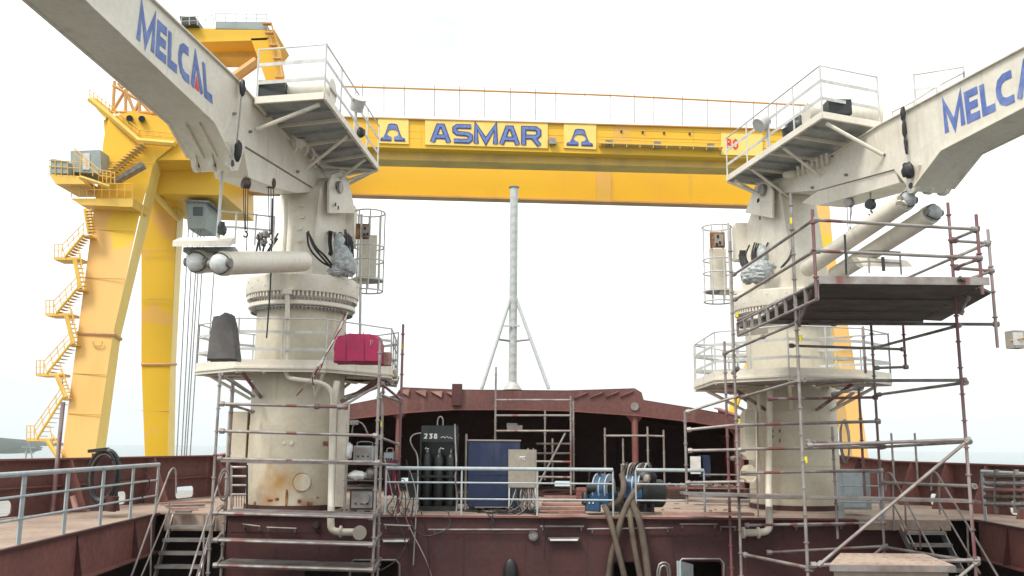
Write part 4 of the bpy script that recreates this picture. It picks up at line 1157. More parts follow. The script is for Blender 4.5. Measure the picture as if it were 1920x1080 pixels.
# hoses right of the tower and foil wrapped motor
hoses(lc, [[(576, 436, 22.9), (578, 465, 22.7), (600, 490, 22.6), (620, 500, 22.9)], [(578, 434, 22.9), (586, 462, 22.6), (606, 485, 22.6), (622, 503, 22.9)], [(580, 440, 22.9), (592, 465, 22.6), (608, 478, 22.6), (622, 497, 22.9)]], .028)
hoses(lc, [[(646, 450, 23.6), (640, 435, 23.5), (632, 440, 23.5), (630, 470, 23.4)], [(648, 435, 23.6), (652, 470, 23.3), (645, 485, 23.3)], [(655, 450, 23.6), (664, 480, 23.3), (658, 488, 23.3)], [(620, 437, 23.6), (620, 465, 23.5), (617, 478, 23.5)]], .03)
g = MB(); g.ball(W(642, 492, 23.1), .3, 30, 22, (1, .9, 1.2), .11); g.ball(W(636, 458, 23.3), .15, 24, 18, (1, 1, 1.9), .14); g.ball(W(655, 500, 23.1), .2, 24, 18, (1, 1, 1.3), .14); g.ball(W(630, 508, 23.0), .16, 20, 14, (1.4, 1, .8), .14); g.ball(W(641, 472, 23.2), .17, 24, 16, (1.3, 1, 1), .14); g.build('foil_wrapped_motor', 'foil', lc)
hoses(lc, [[(648 + k * 2.5, 432 + k * 3, 23.7), (646 + k * 4, 452 + k * 2, 23.3), (650 + k * 3, 474 + k * 2, 23.1), (644 + k * 2, 486, 23.2)] for k in range(5)] + [[(617 + k * 3, 434, 23.6), (616 + k * 2, 455, 23.4), (620 + k * 2, 480, 23.3)] for k in range(3)], .022)
for px, py in ((618, 434), (628, 437), (648, 432), (660, 446)): MB().tube(W(px, py, 23.7), W(px + 1, py + 9, 23.6), .05, n=8).build('hose_fitting', 'steel', lc)
# caged control station
cx = W(690, 500, 25.0); cage(lc, cx.x, 25.0, 6.15, 8.1)
MB().tube(W(678, 402, 24.6), W(674, 690, 24.6), .035).build('cage_post', 'white', lc)
MB().bar((cx.x - 1.2, 24.8, 6.1), (cx.x, 24.9, 6.1), .3, .1).build('cage_bearer', 'cream', lc)
pn = MB().box(W(681, 434, 24.65), (.40, .12, .42)).build('control_panel', 'rust', lc)
MB().box(W(686, 434, 24.57), (.24, .03, .32)).build('panel_face', 'beige', pn)
for px, py in ((684, 428), (689, 439), (683, 440)): MB().box(W(px, py, 24.54), (.06, .02, .08)).build('gauge', 'dark', pn)
# lower platform and what stands on it
zf = 3.42
fr_ = [H(368, 700, zf), H(443, 693, zf), H(610, 695, zf), H(732, 706, zf), H(743, 722, zf)]
print('lower platform', fr_)
lower_platform(lc, fr_, CL, zf)
def coverpoly(pts, Y, dy, m, name, label, cat, wob=.02):
    g = MB(); P = [W(x, y, Y) for x, y in pts]
    Q = [p + V((random.uniform(-wob, wob), dy, random.uniform(-wob, wob))) for p in P]
    g.loft(P, Q); return tag(g.build(name, m, smooth=False), label, cat)
def draped(px, Y, dep, m, name, label, cat):
    nx = 22; P = [W(x, y, Y) for x, y in px]
    P[0].z = P[-1].z = zf + .06
    g = MB(); c = sum(P, V((0, 0, 0))) / len(P); rings = 9
    def den(Q):
        out = []
        for a, b in zip(Q, Q[1:] + Q[:1]):
            for k in range(4): out.append(a.lerp(b, k / 4))
        return out
    base = den(P); n = len(base); vs = []
    for j in range(rings + 1):
        t_ = j / rings; sc = .93 + .07 * abs(math.sin(math.pi * t_)) ** .5
        for i, q in enumerate(base):
            w_ = .018 * math.sin(i * 2.3 + j * 1.1) + random.uniform(-.012, .012)
            p = c + (q - c) * (sc + w_); p.y = Y + dep * t_; p.z = max(p.z, zf + .055); vs.append(p)
    fs = [(j * n + i, j * n + (i + 1) % n, (j + 1) * n + (i + 1) % n, (j + 1) * n + i) for j in range(rings) for i in range(n)]
    fs += [tuple(range(n))[::-1], tuple(range(rings * n, rings * n + n))]
    g.add(vs, fs)
    o = g.build(name, m); o.data.set_sharp_from_angle(angle=R(20)); return tag(o, label, cat)
YT = H(415, 676, zf + .06).y
o = draped([(386, 676), (390, 642), (396, 604), (399, 592), (412, 590), (421, 584), (431, 588), (436, 606), (440, 640), (444, 676)], YT, .45, 'grey', 'covered_equipment', 'tall shape under grey tarpaulin on the left crane lower platform', 'covered equipment')
YT = H(665, 679, zf + .06).y
print('tarp Y', YT)
o = draped([(623, 679), (624, 645), (630, 630), (655, 624), (690, 625), (706, 627), (711, 640), (712, 679)], YT, 1.0, 'crimson', 'covered_crate', 'crate under crimson tarpaulin on the left crane lower platform', 'covered crate')
q_ = [W(x, y, YT - .012) for x, y in ((694, 648), (700, 648), (700, 638), (694, 638))]
write(MB(), 'F', *q_, V((0, -1, 0)), sw=.15, lift=.002, th=.003).build('marking', 'pink', o)
for px in (648, 682):
    MB().path([W(px, 678, YT - .012), W(px + 1, 650, YT - .014), W(px - 1, 624, YT + .02), W(px, 623, YT + .5)], .009, n=5).build('tie_rope', 'redrag', o)
cb_ = H(720, 684, zf + .06)
o = MB().box((cb_.x, cb_.y + .2, cb_.z + .15), (.26, .4, .3)).build('cardboard_box', 'pink'); tag(o, 'small brown box beside the crimson tarpaulin', 'box')
# tape strips hanging from the platform
t = thing('warning_tape', 'red and white barrier tape hanging twisted past the left crane lower platform', 'tape', W(600, 690, 21.2))
for k, (pts) in enumerate(([(648, 585, 22.6), (636, 620, 22), (618, 655, 21.4), (606, 675, 21.2), (598, 690, 21.2), (580, 715, 21.4), (556, 742, 21.8)], [(652, 586, 22.6), (640, 615, 22), (612, 660, 21.3), (602, 690, 21.2), (590, 712, 21.4)], [(640, 600, 22.5), (608, 668, 21.25), (585, 705, 21.2), (590, 740, 21.7)])):
    Q = Ws(pts)
    for i, (a, b) in enumerate(zip(Q, Q[1:])):
        for j in range(2):
            g = MB(); g.bar(a.lerp(b, j / 2), a.lerp(b, (j + 1) / 2), .034, .006, V((.3, 1, random.uniform(-.5, .5)))); g.build('tape_strip', ('redrag', 'plastic', 'pink', 'steel')[(i * 3 + j + k) % 4], t)
# pipes down the pedestal
pipe_ring(lc, [(539, 545, 22.5), (539, 600, 22.5), (539, 640, 22.5), (538, 685, 22.5)], .058)
MB().tube(W(539, 543, 22.5), W(539, 552, 22.5), .12, n=14).build('pipe_flange', 'cream', lc)
pipe_ring(lc, [(536, 690, 22.5), (538, 708, 22.6), (560, 712, 22.4), (600, 716, 22.45), (622, 730, 22.55), (624, 760, 22.55)], .058)
pipe_ring(lc, [(632, 715, 22.7), (624, 760, 22.6), (623, 850, 22.6), (621, 930, 22.5), (621, 955, 22.1)], .085)
pipe_ring(lc, [(621, 950, 21.75), (620, 975, 21.75), (621, 995, 21.72), (640, 998, 21.72), (668, 998, 21.72)], .085)
for px, py in ((637, 997), (672, 998)):
    c = W(px, py, 21.72); MB().tube(c, c + V((.05, 0, 0)), .14 if px < 650 else .15, n=18).build('pipe_flange', 'cream', lc)
g = MB(); c = W(676, 998, 21.7); g.tube(c + V((0, -.16, 0)), c + V((0, -.1, 0)), .16, n=18); g.tube(c + V((0, -.1, 0)), c + V((0, .1, 0)), .09, n=14); g.build('pipe_end_flange', 'cream', lc)
MB().box(W(453, 818, 24.0) + V((0, 0, 0)), (.5, .9, 1.25)).build('side_tank', 'ped', lc)
MB().box(W(642, 850, 23.3), (.22, .4, 2.6)).build('cable_trunk', 'cream', lc)
# round blanking plate with rust halo, and rust marks
c = W(566, 904, 22.83); g = MB(); g.tube(c + V((0, -.012, 0)), c + V((0, .1, 0)), .215, n=28); g.build('blank_plate', 'pedrust', lc)
g = MB()
for a0 in range(60, 300, 12): 
    a, b = R(a0), R(a0 + 12); g.bar(c + V((.22 * math.cos(a), -.008, .22 * math.sin(a))), c + V((.22 * math.cos(b), -.008, .22 * math.sin(b))), .015, .015)
g.build('rusty_rim', 'rust', lc)
g = MB()
for px, py, s, hh in ((538, 935, .035, .22), (520, 936, .05, .04), (508, 938, .1, .03), (560, 940, .07, .05), (475, 944, .05, .06), (611, 940, .03, .14), (575, 944, .12, .04), (590, 933, .06, .02)):
    r_ = 1.203; X = W(px, py, 22.83).x - CL[0]; yy2 = CL[1] - math.sqrt(max(0, r_ ** 2 - X ** 2)); z = W(px, py, yy2).z
    g.ball((CL[0] + X, yy2, z), 1, 10, 6, (s, .012, hh), .25)
g.build('rust_spots', 'rust', lc)
for px, py, r_ in ((533, 831, .03), (547, 831, .045)):
    c = W(px, py, 22.83); MB().tube(c, c + V((0, -.06, 0)), r_, n=10).build('bolt', 'cream', lc)
MB().box(W(610, 832, 22.95), (.1, .1, .12)).build('lug', 'rust', lc)
# hand chains and chain blocks hanging from the jib
def chain_block(label, px, y0, yb, y1, Y, drops, m_='brown'):
    t = thing('chain_hoist', label, 'chain hoist', W(px, yb, Y), 'chain hoists hanging from the crane jibs')
    MB().path(Ws([(px + 1, y0, Y), (px, (y0 + yb) / 2, Y), (px, yb - 5, Y)]), .02, n=6).build('hook', 'steel', t)
    c = W(px, yb, Y); g = MB(); g.tube(c + V((-.06, -.05, 0)), c + V((.06, .05, 0)), .11, n=18); g.box(c + V((.02, 0, .05)), (.14, .12, .16)); g.build('block', m_, t)
    for dx, yy2 in drops:
        g = MB(); g.path(Ws([(px + dx, yb, Y), (px + dx * .8, (yb + yy2) / 2, Y), (px + dx * .3, yy2, Y)]), .011, n=4); g.build('chain', m_, t)
    g = MB(); a = W(px + drops[-1][0] * .3, y1, Y); g.path([a + V((0, 0, .08)), a + V((.05, 0, 0)), a + V((0, 0, -.07)), a + V((-.05, 0, -.02))], .02, n=6, smooth=1); g.build('lower_hook', 'dark', t)
chain_block('chain hoist hanging from the left jib, the one nearer the wrapped black chain', 461, 312, 345, 440, PL(461, 300, W(600, 350, 23.9), nL).y + .3, [(-5, 436), (4, 470), (-1, 430)])
chain_block('chain hoist hanging from the left jib, the one nearer the crane tower', 508, 325, 345, 455, PL(508, 320, W(600, 350, 23.9), nL).y + .3, [(-5, 450), (5, 480), (0, 440)])
o = MB().path(Ws([(511, 372, 21.6), (510, 450, 21.6), (507, 540, 21.6), (500, 634, 21.6)]), .02, n=5).build('rope', 'dark'); tag(o, 'single dark rope hanging in front of the left crane slewing ring', 'rope')

# ---------------- right crane
CR = (7.82, 25.5)
rc = thing('deck_crane', 'cream slewing deck crane on the right with the large scaffold round it', 'deck crane', (CR[0], CR[1], 0))
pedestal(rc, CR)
aR = R(14)
nR = V((-math.cos(aR), -math.sin(aR), 0))
vw = V((math.cos(aR), math.sin(aR), 0))
tp = Ws([(1490, 545, 24.2), (1462, 362, 24.5), (1452, 348, 24.8), (1440, 345, 25.2), (1428, 360, 25.5), (1412, 390, 25.8), (1394, 440, 26.2), (1390, 545, 26.2)])
for p in (tp[0], tp[-1]): p.z = 5.9
g = MB(); g.prism(tp, vw * 1.1); g.build('tower', 'cream', rc)
g = MB(); g.bar(tp[0] + nR * .01 + V((0, -.02, 0)), tp[1] + nR * .01 + V((0, -.02, 0)), .12, .03, nR); g.build('tower_edge_plate', 'cream', rc)
g = MB(); g.prism([p + nR * .2 for p in Ws([(1464, 360, 24.5), (1458, 345, 24.6), (1445, 340, 25.0), (1430, 352, 25.4), (1412, 400, 25.8), (1464, 410, 24.5)])], nR * .06); g.build('pivot_cheek', 'cream', rc)
MB().tube(W(1447, 358, 24.9) + nR * .35, W(1447, 358, 24.9) - nR * 1.5, .17, n=20).build('pivot_pin', 'steel', rc)
o_ = W(1462, 362, 24.6)
def ext(a, b, L_):
    A_, B_ = PL(*a, o_, nR), PL(*b, o_, nR); return B_ + (B_ - A_).normalized() * L_
print('jibR', PL(1768, 282, o_, nR), PL(1650, 235, o_, nR), PL(1920, 90, o_, nR), PL(1920, 203, o_, nR))
jibber(rc, [(1450, 345), (1563, 290), (1650, 235), (1920, 90), ext((1650, 235), (1920, 90), 4), ext((1768, 282), (1920, 203), 4), (1920, 203), (1768, 282), (1718, 348), (1712, 358), (1704, 358), (1698, 345), (1676, 317), (1530, 357), (1462, 362)], o_, nR, .92)
edge([(1450, 345), (1563, 290), (1650, 235), (1920, 90), ext((1650, 235), (1920, 90), 4)], o_, nR, 0, par=rc)
edge([(1718, 348), (1768, 282), (1920, 203), ext((1768, 282), (1920, 203), 4)], o_, nR, 0, par=rc)
g = MB(); g.prism([PL(*p, o_, nR) - nR * .05 for p in ((1676, 318), (1682, 342), (1600, 366), (1532, 385), (1500, 380), (1530, 358))], -nR * .8); g.build('jib_heel', 'cream', rc)
for a_, b_ in (((1640, 243), (1655, 320)), ((1735, 191), (1742, 316)), ((1860, 124), (1868, 228))):
    MB().tube(PL(*a_, o_, nR) + nR * .002, PL(*b_, o_, nR) + nR * .002, .006, n=4).build('weld_seam', 'cream', rc)
brand(rc, ((1773, 250), (1982, 153), (1974, 95), (1767, 194)), o_, nR, rc)
for k in range(3):
    c = PL(1708, 348, o_, nR) - nR * (.06 + k * .38)
    g = MB(); g.tube(c - nR * .05, c + nR * .05, .17, n=18); g.prism([c + V((0, .25, .35)) - nR * .05, c + V((0, -.4, .35)) - nR * .05, c - nR * .05 + V((0, -.15, -.05)), c - nR * .05 + V((0, .15, -.05))], nR * .1); g.build('cylinder_lug', 'cream', rc)
    MB().tube(c - nR * .07, c + nR * .07, .07, n=14).build('lug_bush', 'dark', rc)
g = MB(); g.path([PL(*p, o_, nR) + nR * .1 for p in ((1703, 203), (1706, 240), (1711, 290))], .018, n=6); g.build('hook_chain', 'steel', rc)
for (a, b, r) in (((1701, 202), (1705, 228), .06), ((1704, 225), (1708, 262), .05), ((1707, 258), (1711, 290), .045), ((1709, 307), (1715, 334), .13)):
    g = MB(); A_, B_ = PL(*a, o_, nR) + nR * .14, PL(*b, o_, nR) + nR * .14
    g.ball((A_ + B_) / 2, r, 10, 8, (1, 1, (A_ - B_).length / 2 / r), .2); g.build('chain_wrap', 'black', rc)
g = MB(); g.ball(PL(1862, 113, o_, nR) - nR * .5, .2, 12, 10, (1, 1, 1.3), .1); g.build('sheave_cover', 'cream', rc)
for px, py in ((1659, 290), (1562, 293), (1588, 328), (1525, 352)):
    c = PL(px, py, o_, nR); MB().tube(c, c + nR * .07, .035, n=8).build('lug', 'steel', rc)
UA, UB, UC, UD = upper_platform(rc, ((1650, 237), (1542, 218), (1364, 337), (1464, 350)), 9.25, -1, 3)
for k in range(7):
    c = PL(1502 + k * 9, 322 - k * 4, o_, nR) + nR * .1; MB().tube(c + V((0, 0, .14)), c + V((.03, 0, -.14)), .04, n=8).build('pipe', 'cream', rc)
MB().ball(PL(1490, 328, o_, nR) + nR * .12, .16, 16, 10, (1.4, 1, .7), .08).build('gearbox', 'cream', rc)
MB().box(W(1388, 455, 26.3), (.35, .5, 1.1)).build('junction_cabinet', 'cream', rc)
for px, py in ((1435, 378), (1439, 410), (1437, 376)): MB().box(W(px, py, 24.9) + nR * .24, (.03, .06, .1)).build('bracket', 'dark', rc)
strut(rc, UB + V((.15, .2, -.1)), PL(1659, 291, o_, nR) + nR * .05, .05)
for s in (.4, .75, .95):
    strut(rc, UB.lerp(UC, s) + V((.1, 0, -.08)), UB.lerp(UC, min(1, s + .1)) + V((1.4, 0, -.75)), .04)
strut(rc, UC + V((0, 0, -.05)), W(1470, 385, 24.6), .04)
strut(rc, UC.lerp(UD, .5), W(1500, 330, 24.4), .035)
g = MB(); p = UB.lerp(UA, .55) + V((0, .7, .42)); g.tube(p + V((-.9, 0, 0)), p + V((.9, .1, 0)), .3, n=20); g.build('winch_drum', 'cream', rc)
g = MB(); g.box(UB.lerp(UA, .33) + V((0, .3, .35)), (.55, .5, .36)); g.build('control_box', 'dark', rc)
g = MB(); p = UB.lerp(UC, .42) + V((.6, 0, .45)); g.ball(p, .42, 14, 10, (1, 1, .9), .14); g.build('covered_motor', 'dark', rc)
g = MB(); p = UB.lerp(UC, .52) + V((0, 0, .9)); g.tube(p, p + V((-.25, -.1, -.2)), .15, .2, n=14); g.build('floodlight', 'white', rc)
MB().tube(UB.lerp(UC, .52), UB.lerp(UC, .52) + V((0, 0, .95)), .03).build('lamp_post', 'white', rc)
# rail running up the back of the jib
q = [PL(*p, o_, nR) - nR * .8 for p in ((1622, 250), (1660, 232), (1702, 205), (1752, 180))]
flatrail(rc, q, .62, [.3], .9, wd=.05)
q = [PL(*p, o_, nR) - nR * a for p, a in (((1714, 200), .05), ((1752, 180), .8))]
flatrail(rc, q, .75, [.4], 2, wd=.05)
# lift cylinders raised towards the jib
cyl(rc, (1697, 378, 19.8), (1513, 505, 24.0), .21)
cyl(rc, (1745, 402, 19.8), (1566, 515, 23.4), .21)
MB().tube(W(1713, 350, 19.9), W(1690, 385, 19.7), .13, n=16).build('rod_link', 'cream', rc)
g = MB(); g.prism([W(1608, 483, 21.5), W(1700, 488, 21.5), W(1712, 500, 21.3), W(1620, 502, 21.3)], (0, .4, .1)); g.build('cylinder_walkway', 'cream', rc)
flatrail(rc, [W(1590, 515, 21.3), W(1630, 512, 21.3), W(1690, 515, 21.3)], .55, [.28], .6, wd=.04, m='steel')
hoses(rc, [[(1440, 455, 25), (1430, 480, 24.8), (1412, 505, 24.7)], [(1405, 460, 25), (1396, 480, 24.8), (1406, 500, 24.7)], [(1386, 478, 25), (1390, 500, 24.8), (1400, 508, 24.7)], [(1418, 458, 24.9), (1412, 480, 24.7), (1424, 500, 24.6)], [(1485, 468, 24.1), (1480, 485, 24), (1464, 502, 24)], [(1487, 462, 24.1), (1484, 482, 24), (1468, 500, 24)]] + [[(1415 + k * 4, 455 + k, 25), (1408 + k * 3, 478, 24.7), (1412 + k * 2, 496 + k * 2, 24.6)] for k in range(4)] + [[(1388 + k * 3, 470, 25), (1386 + k * 4, 490, 24.7), (1396 + k * 3, 507, 24.6)] for k in range(4)], .025)
g = MB(); g.ball(W(1425, 510, 24.5), .3, 30, 22, (1.2, .9, 1.1), .11); g.ball(W(1430, 478, 24.6), .15, 24, 18, (1, 1, 1.9), .14); g.ball(W(1402, 515, 24.6), .2, 24, 18, (1, 1, 1.3), .14); g.ball(W(1440, 500, 24.5), .16, 20, 14, (1.4, 1, .8), .14); g.build('foil_wrapped_motor', 'foil', rc)
cx = W(1346, 500, 26.4); cage(rc, cx.x, 26.4, 6.15, 8.1)
MB().bar((cx.x, 26.3, 6.1), (cx.x + 1.2, 26.2, 6.1), .3, .1).build('cage_bearer', 'cream', rc)
MB().tube(W(1365, 418, 26.0), W(1375, 700, 26.0), .035).build('cage_post', 'white', rc)
pn = MB().box(W(1345, 450, 26.0), (.42, .12, .45)).build('control_panel', 'rust', rc)
MB().box(W(1348, 450, 25.92), (.26, .03, .34)).build('panel_face', 'beige', pn)
for px, py in ((1346, 443), (1350, 455), (1344, 458)): MB().box(W(px, py, 25.89), (.06, .02, .08)).build('gauge', 'dark', pn)
zf = 3.28
fr_ = [H(1305, 729, zf), H(1342, 716, zf), H(1480, 709, zf), H(1622, 713, zf), H(1671, 719, zf)]
print('lower platform R', fr_)
lower_platform(rc, fr_[::-1], CR, zf)
MB().bar(W(1385, 626, 23.6), W(1437, 620, 23.8), .15, .15).build('platform_crossbar', 'beige', rc)
pipe_ring(rc, [(1443, 730, 24.1), (1442, 800, 24.1), (1441, 925, 24.1), (1442, 955, 23.2)], .085)
pipe_ring(rc, [(1442, 950, 21.72), (1443, 975, 21.72), (1442, 996, 21.72), (1420, 999, 21.72), (1395, 999, 21.72)], .085)
for px in (1420, 1392):
    c = W(px, 999, 21.72); MB().tube(c, c + V((.05, 0, 0)), .13, n=18).build('pipe_flange', 'cream', rc)
pipe_ring(rc, [(1422, 735, 24.3), (1423, 800, 24.3), (1423, 930, 24.3)], .05)
g = MB()
for (y0, y1) in ((765, 862), (872, 905)):
    a, b = W(1407, y0 + 10, 24.0), W(1408, y1 - 8, 24.0)
    g.prism([W(1397, y0 + 12, 24.0), W(1402, y0 + 2, 24.0), W(1410, y0, 24.0), W(1418, y0 + 10, 24.0), W(1420, y1 - 8, 24.0), W(1414, y1, 24.0), W(1402, y1, 24.0), W(1396, y1 - 8, 24.0)], (0, .5, 0))
g.build('side_locker', 'ped', rc)
MB().path(Ws([(1404, 768, 23.9), (1412, 764, 23.9), (1417, 772, 23.9), (1419, 850, 23.9), (1418, 895, 23.9), (1412, 903, 23.9), (1401, 902, 23.9)]), .02, n=6).build('locker_handle', 'cream', rc)
g = MB(); p = W(1583, 830, 25.2)
for k in range(4): g.path([p + V((.03 * k, .1 * k, 0)) + V((.12 * math.sin(a), -.05 * k, .55 * math.cos(a) + .03 * k)) for a in [j * math.pi / 8 for j in range(17)]], .02, n=5)
g.build('cable_coil', 'steel', rc)
MB().tube(W(1568, 790, 25.2), W(1566, 940, 25.2), .04).build('coil_post', 'primerlit', rc)
g = MB(); 
for px, py in ((1449, 808), (1449, 818), (1462, 808), (1462, 826)): g.box(W(px, py, 24.35), (.02, .05, .09))
g.build('stencil_marks', 'dark', rc)
chain_block('chain hoist with a round pale block hanging from the right jib', 1592, 352, 380, 432, PL(1592, 345, o_, nR).y + .3, [(-4, 436), (3, 440), (6, 415)], 'steel')
chain_block('small chain hoist with a square dark block hanging from the right jib', 1632, 338, 384, 400, PL(1632, 335, o_, nR).y + .3, [(2, 398)], 'dark')

# ================================================================== SCAFFOLDS
def sc_tube(t, a, b, nm='ledger', m='galv', r=.026, coup=True):
    r = max(r, .032)
    A_, B_ = W(*a), W(*b)
    if nm == 'post': B_ = V((A_.x, A_.y, B_.z))
    g = MB(); g.tube(A_, B_, r, n=8)
    d = (B_ - A_); Lg = d.length; d.normalize()
    if nm == 'post':
        z = .25
        while z < Lg - .1:
            g.tube(A_ + d * z - d * .012, A_ + d * z + d * .012, .055, n=8); z += .5
    elif coup:
        for q in (A_ + d * .05, B_ - d * .05): g.tube(q - d * .05, q + d * .05, r * 1.75, n=8)
    return g.build(nm, m, t)
def sc_board(t, a, b, dy=.6, th=.05, m='plank', up_=V((0, 0, 0))):
    A_, B_ = W(*a), W(*b); g = MB()
    n = max(1, int(round(abs(dy) / .28)))
    for k in range(n):
        y0 = dy * k / n; y1 = dy * (k + .94) / n
        dz = V((0, 0, random.uniform(-.006, .006)))
        g.hexa([A_ + V((0, y0, 0)) + dz, B_ + V((0, y0, 0)) + dz, B_ + V((0, y1, 0)) + dz, A_ + V((0, y1, 0)) + dz] + [A_ + V((0, y0, th)) + dz, B_ + V((0, y0, th)) + dz, B_ + V((0, y1, th)) + dz, A_ + V((0, y1, th)) + dz])
    return g.build('deck_board', m, t)
def tagband(t, px, py, Y):
    c = W(px, py, Y); MB().tube(c - V((0, 0, .06)), c + V((0, 0, .06)), .033, n=8).build('yellow_tag', 'ylw', t)

# left scaffold
t = thing('scaffold', 'steel tube scaffold in front of the left crane pedestal', 'scaffold', W(560, 1180, 20.6))
YA, YB = 20.2, 21.4
sc_tube(t, (413, 702, YA), (396, 1110, YA), 'post')
sc_tube(t, (436, 712, YB), (430, 1110, YB), 'post')
sc_tube(t, (713, 640, YA), (697, 1110, YA), 'post')
sc_tube(t, (719, 715, YB), (711, 1110, YB), 'post')
sc_tube(t, (756, 608, 22.5), (747, 975, 22.5), 'post', 'redtube')
sc_tube(t, (438, 716, 22.7), (438, 966, 22.7), 'post', 'redtube')
for (x0, y0, x1, y1, Y, mm) in ((412, 757, 641, 763, YA, 'galv'), (412, 808, 708, 817, YA, 'galv'), (408, 860, 712, 867, YA, 'galv')):
    sc_tube(t, (x0, y0, Y), (x1, y1, Y), 'ledger', mm, r=.034)
sc_tube(t, (590, 762, YA - .06), (652, 763, YA - .06), 'ledger', 'redtube', r=.036)
for (x0, y0, x1, y1) in ((712, 820, 746, 833), (712, 740, 748, 752), (413, 757, 436, 760)):
    sc_tube(t, (x0, y0, YA), (x1, y1, 22.4 if x0 > 600 else YB), 'transom', r=.03)
sc_tube(t, (640, 763, YA), (713, 720, YB), 'brace'); sc_tube(t, (713, 718, YA), (750, 748, 22.4), 'brace', 'redtube')
sc_tube(t, (436, 760, YB), (474, 772, 22.8), 'brace'); sc_tube(t, (413, 702, YA), (475, 742, 22.7), 'brace', 'steel')
sc_tube(t, (641, 752, 22.8), (735, 716, YB), 'brace', 'steel')
for (x0, y0, x1, y1, dy) in ((414, 964, 704, 972, 1.15), (402, 1014, 699, 1022, .25), (400, 1064, 700, 1073, 1.15), (414, 866, 712, 872, .22)):
    sc_board(t, (x0, y0, YA - .05), (x1, y1, YA - .05), dy)
for y in (1013, 1060, 962):
    sc_tube(t, (400, y, YA - .08), (700, y + 9, YA - .08), 'ledger', r=.03)
    for x in (404, 700): sc_tube(t, (x, y + (9 if x > 500 else 0), YA), (x + 12, y - 12, YB), 'transom')
sc_tube(t, (707, 870, YA), (747, 872, 22.5), 'transom')
tagband(t, 716, 795, YB); tagband(t, 754, 650, 22.5)
# short ladder frames left of the pedestal
t = thing('steel_rack', 'dark narrow barred rack leaning left of the left pedestal', 'frame', H(448, 955, 0))
for x in (434, 463): MB().tube(W(x, 872, 22.6), W(x, 958, 22.6), .03).build('stile', 'steel' if x < 440 else 'dark', t)
for k in range(4): MB().tube(W(434, 876 + k * 17, 22.6), W(463, 876 + k * 17, 22.6), .03).build('rung', 'steel', t)
for k in range(5): MB().tube(W(438 + k * 5, 911, 22.6), W(438 + k * 5, 950, 22.6), .008, n=4).build('bar', 'dark', t)
t = thing('cable_loop', 'grey cable looped over the left scaffold post', 'cable', W(420, 930, 20.1))
for k in range(3):
    p = W(420, 905, 20.05); MB().path([p + V((.12 * math.sin(a) + .012 * k, -.02 * k, .32 * math.cos(a) - .03 * k)) for a in [j * math.pi / 9 for j in range(19)]], .015, n=5).build('loop', 'steel' if k % 2 else 'hose', t)
t.location = wloc(t)

# right scaffold
Y1, Y2, Y3, Y4 = 21.3, 17.5, 16.0, 17.3
t = thing('scaffold', 'large steel tube scaffold with a wide dark deck round the right crane', 'scaffold', W(1600, 1200, 19.5))
sc_tube(t, (1369, 452, Y1), (1398, 1110, Y1), 'post')
sc_tube(t, (1482, 362, Y2), (1520, 1110, Y2), 'post')
sc_tube(t, (1523, 393, Y3), (1534, 560, Y3), 'post', 'redtube', .03)
sc_tube(t, (1777, 380, Y4), (1840, 1110, Y4), 'post', 'redtube', .03)
sc_tube(t, (1830, 402, 16.4), (1848, 552, 16.4), 'post', 'redtube', .025)
sc_tube(t, (1852, 430, 17.4), (1877, 652, 17.4), 'post', 'redtube', .027)
sc_tube(t, (1693, 608, 21.4), (1702, 690, 21.4), 'post', 'redtube')
sc_tube(t, (1633, 606, Y1), (1660, 1110, Y1), 'post', 'redtube')
sc_tube(t, (1610, 725, 21.45), (1624, 935, 21.45), 'post', 'redtube', .024)
sc_tube(t, (1358, 640, 21.7), (1374, 1110, 21.7), 'post', 'redtube')
sc_tube(t, (1618, 612, 21.9), (1622, 700, 21.9), 'post', 'redtube', .02)
sc_tube(t, (1284, 771, 21.6), (1286, 945, 21.6), 'post')
def lg(x0, y0, Y0, x1, y1, Y1_, m_='galv', nm='ledger', r=.026): sc_tube(t, (x0, y0, Y0), (x1, y1, Y1_), nm, m_, r)
lg(1523, 412, Y3, 1831, 430, 16.4); lg(1376, 515, Y1, 1525, 412, Y3); lg(1378, 562, Y1, 1528, 470, Y3); lg(1527, 470, Y3, 1840, 484, 16.4)
lg(1783, 451, Y4, 1833, 430, 16.4); lg(1784, 451, Y4, 1855, 456, 17.4); lg(1785, 485, Y4, 1855, 455, 17.4, 'galv'); lg(1693, 525, 21.4, 1786, 484, Y4)
lg(1789, 502, Y4, 1862, 508, 17.4); lg(1790, 502, Y4, 1838, 485, 16.4, 'redtube'); lg(1793, 532, Y4, 1862, 507, 17.4)
lg(1358, 663, 21.7, 1498, 603, Y2); lg(1430, 632, 20, 1498, 604, Y2 - .05, 'redtube'); lg(1385, 600, Y1, 1535, 530, Y3)
lg(1493, 607, 20.6, 1873, 608, 17.4); lg(1480, 648, Y1, 1697, 655, 21.4); lg(1637, 653, Y1, 1799, 610, Y4); lg(1500, 714, Y2 + 2.5, 1812, 713, Y4)
lg(1647, 740, Y1, 1812, 717, Y4); lg(1390, 745, Y1, 1508, 711, Y2)
lg(1286, 773, 21.6, 1385, 742, Y1); lg(1288, 806, 21.6, 1388, 796, Y1, r=.034); lg(1385, 797, Y1, 1650, 790, Y1, r=.036); lg(1290, 845, 21.6, 1390, 843, Y1, r=.034)
lg(1389, 842, Y1, 1655, 838, Y1, r=.036); lg(1440, 748, Y1, 1645, 745, Y1, 'redtube', r=.032)
lg(1513, 835, Y2, 1819, 824, Y4, r=.032); lg(1513, 829, Y2, 1656, 834, Y1, 'redtube'); lg(1655, 838, Y1, 1819, 828, Y4)
lg(1390, 887, Y1, 1655, 882, Y1, r=.03)
lg(1534, 1061, Y2, 1817, 824, Y4, 'galv', 'brace', .028)
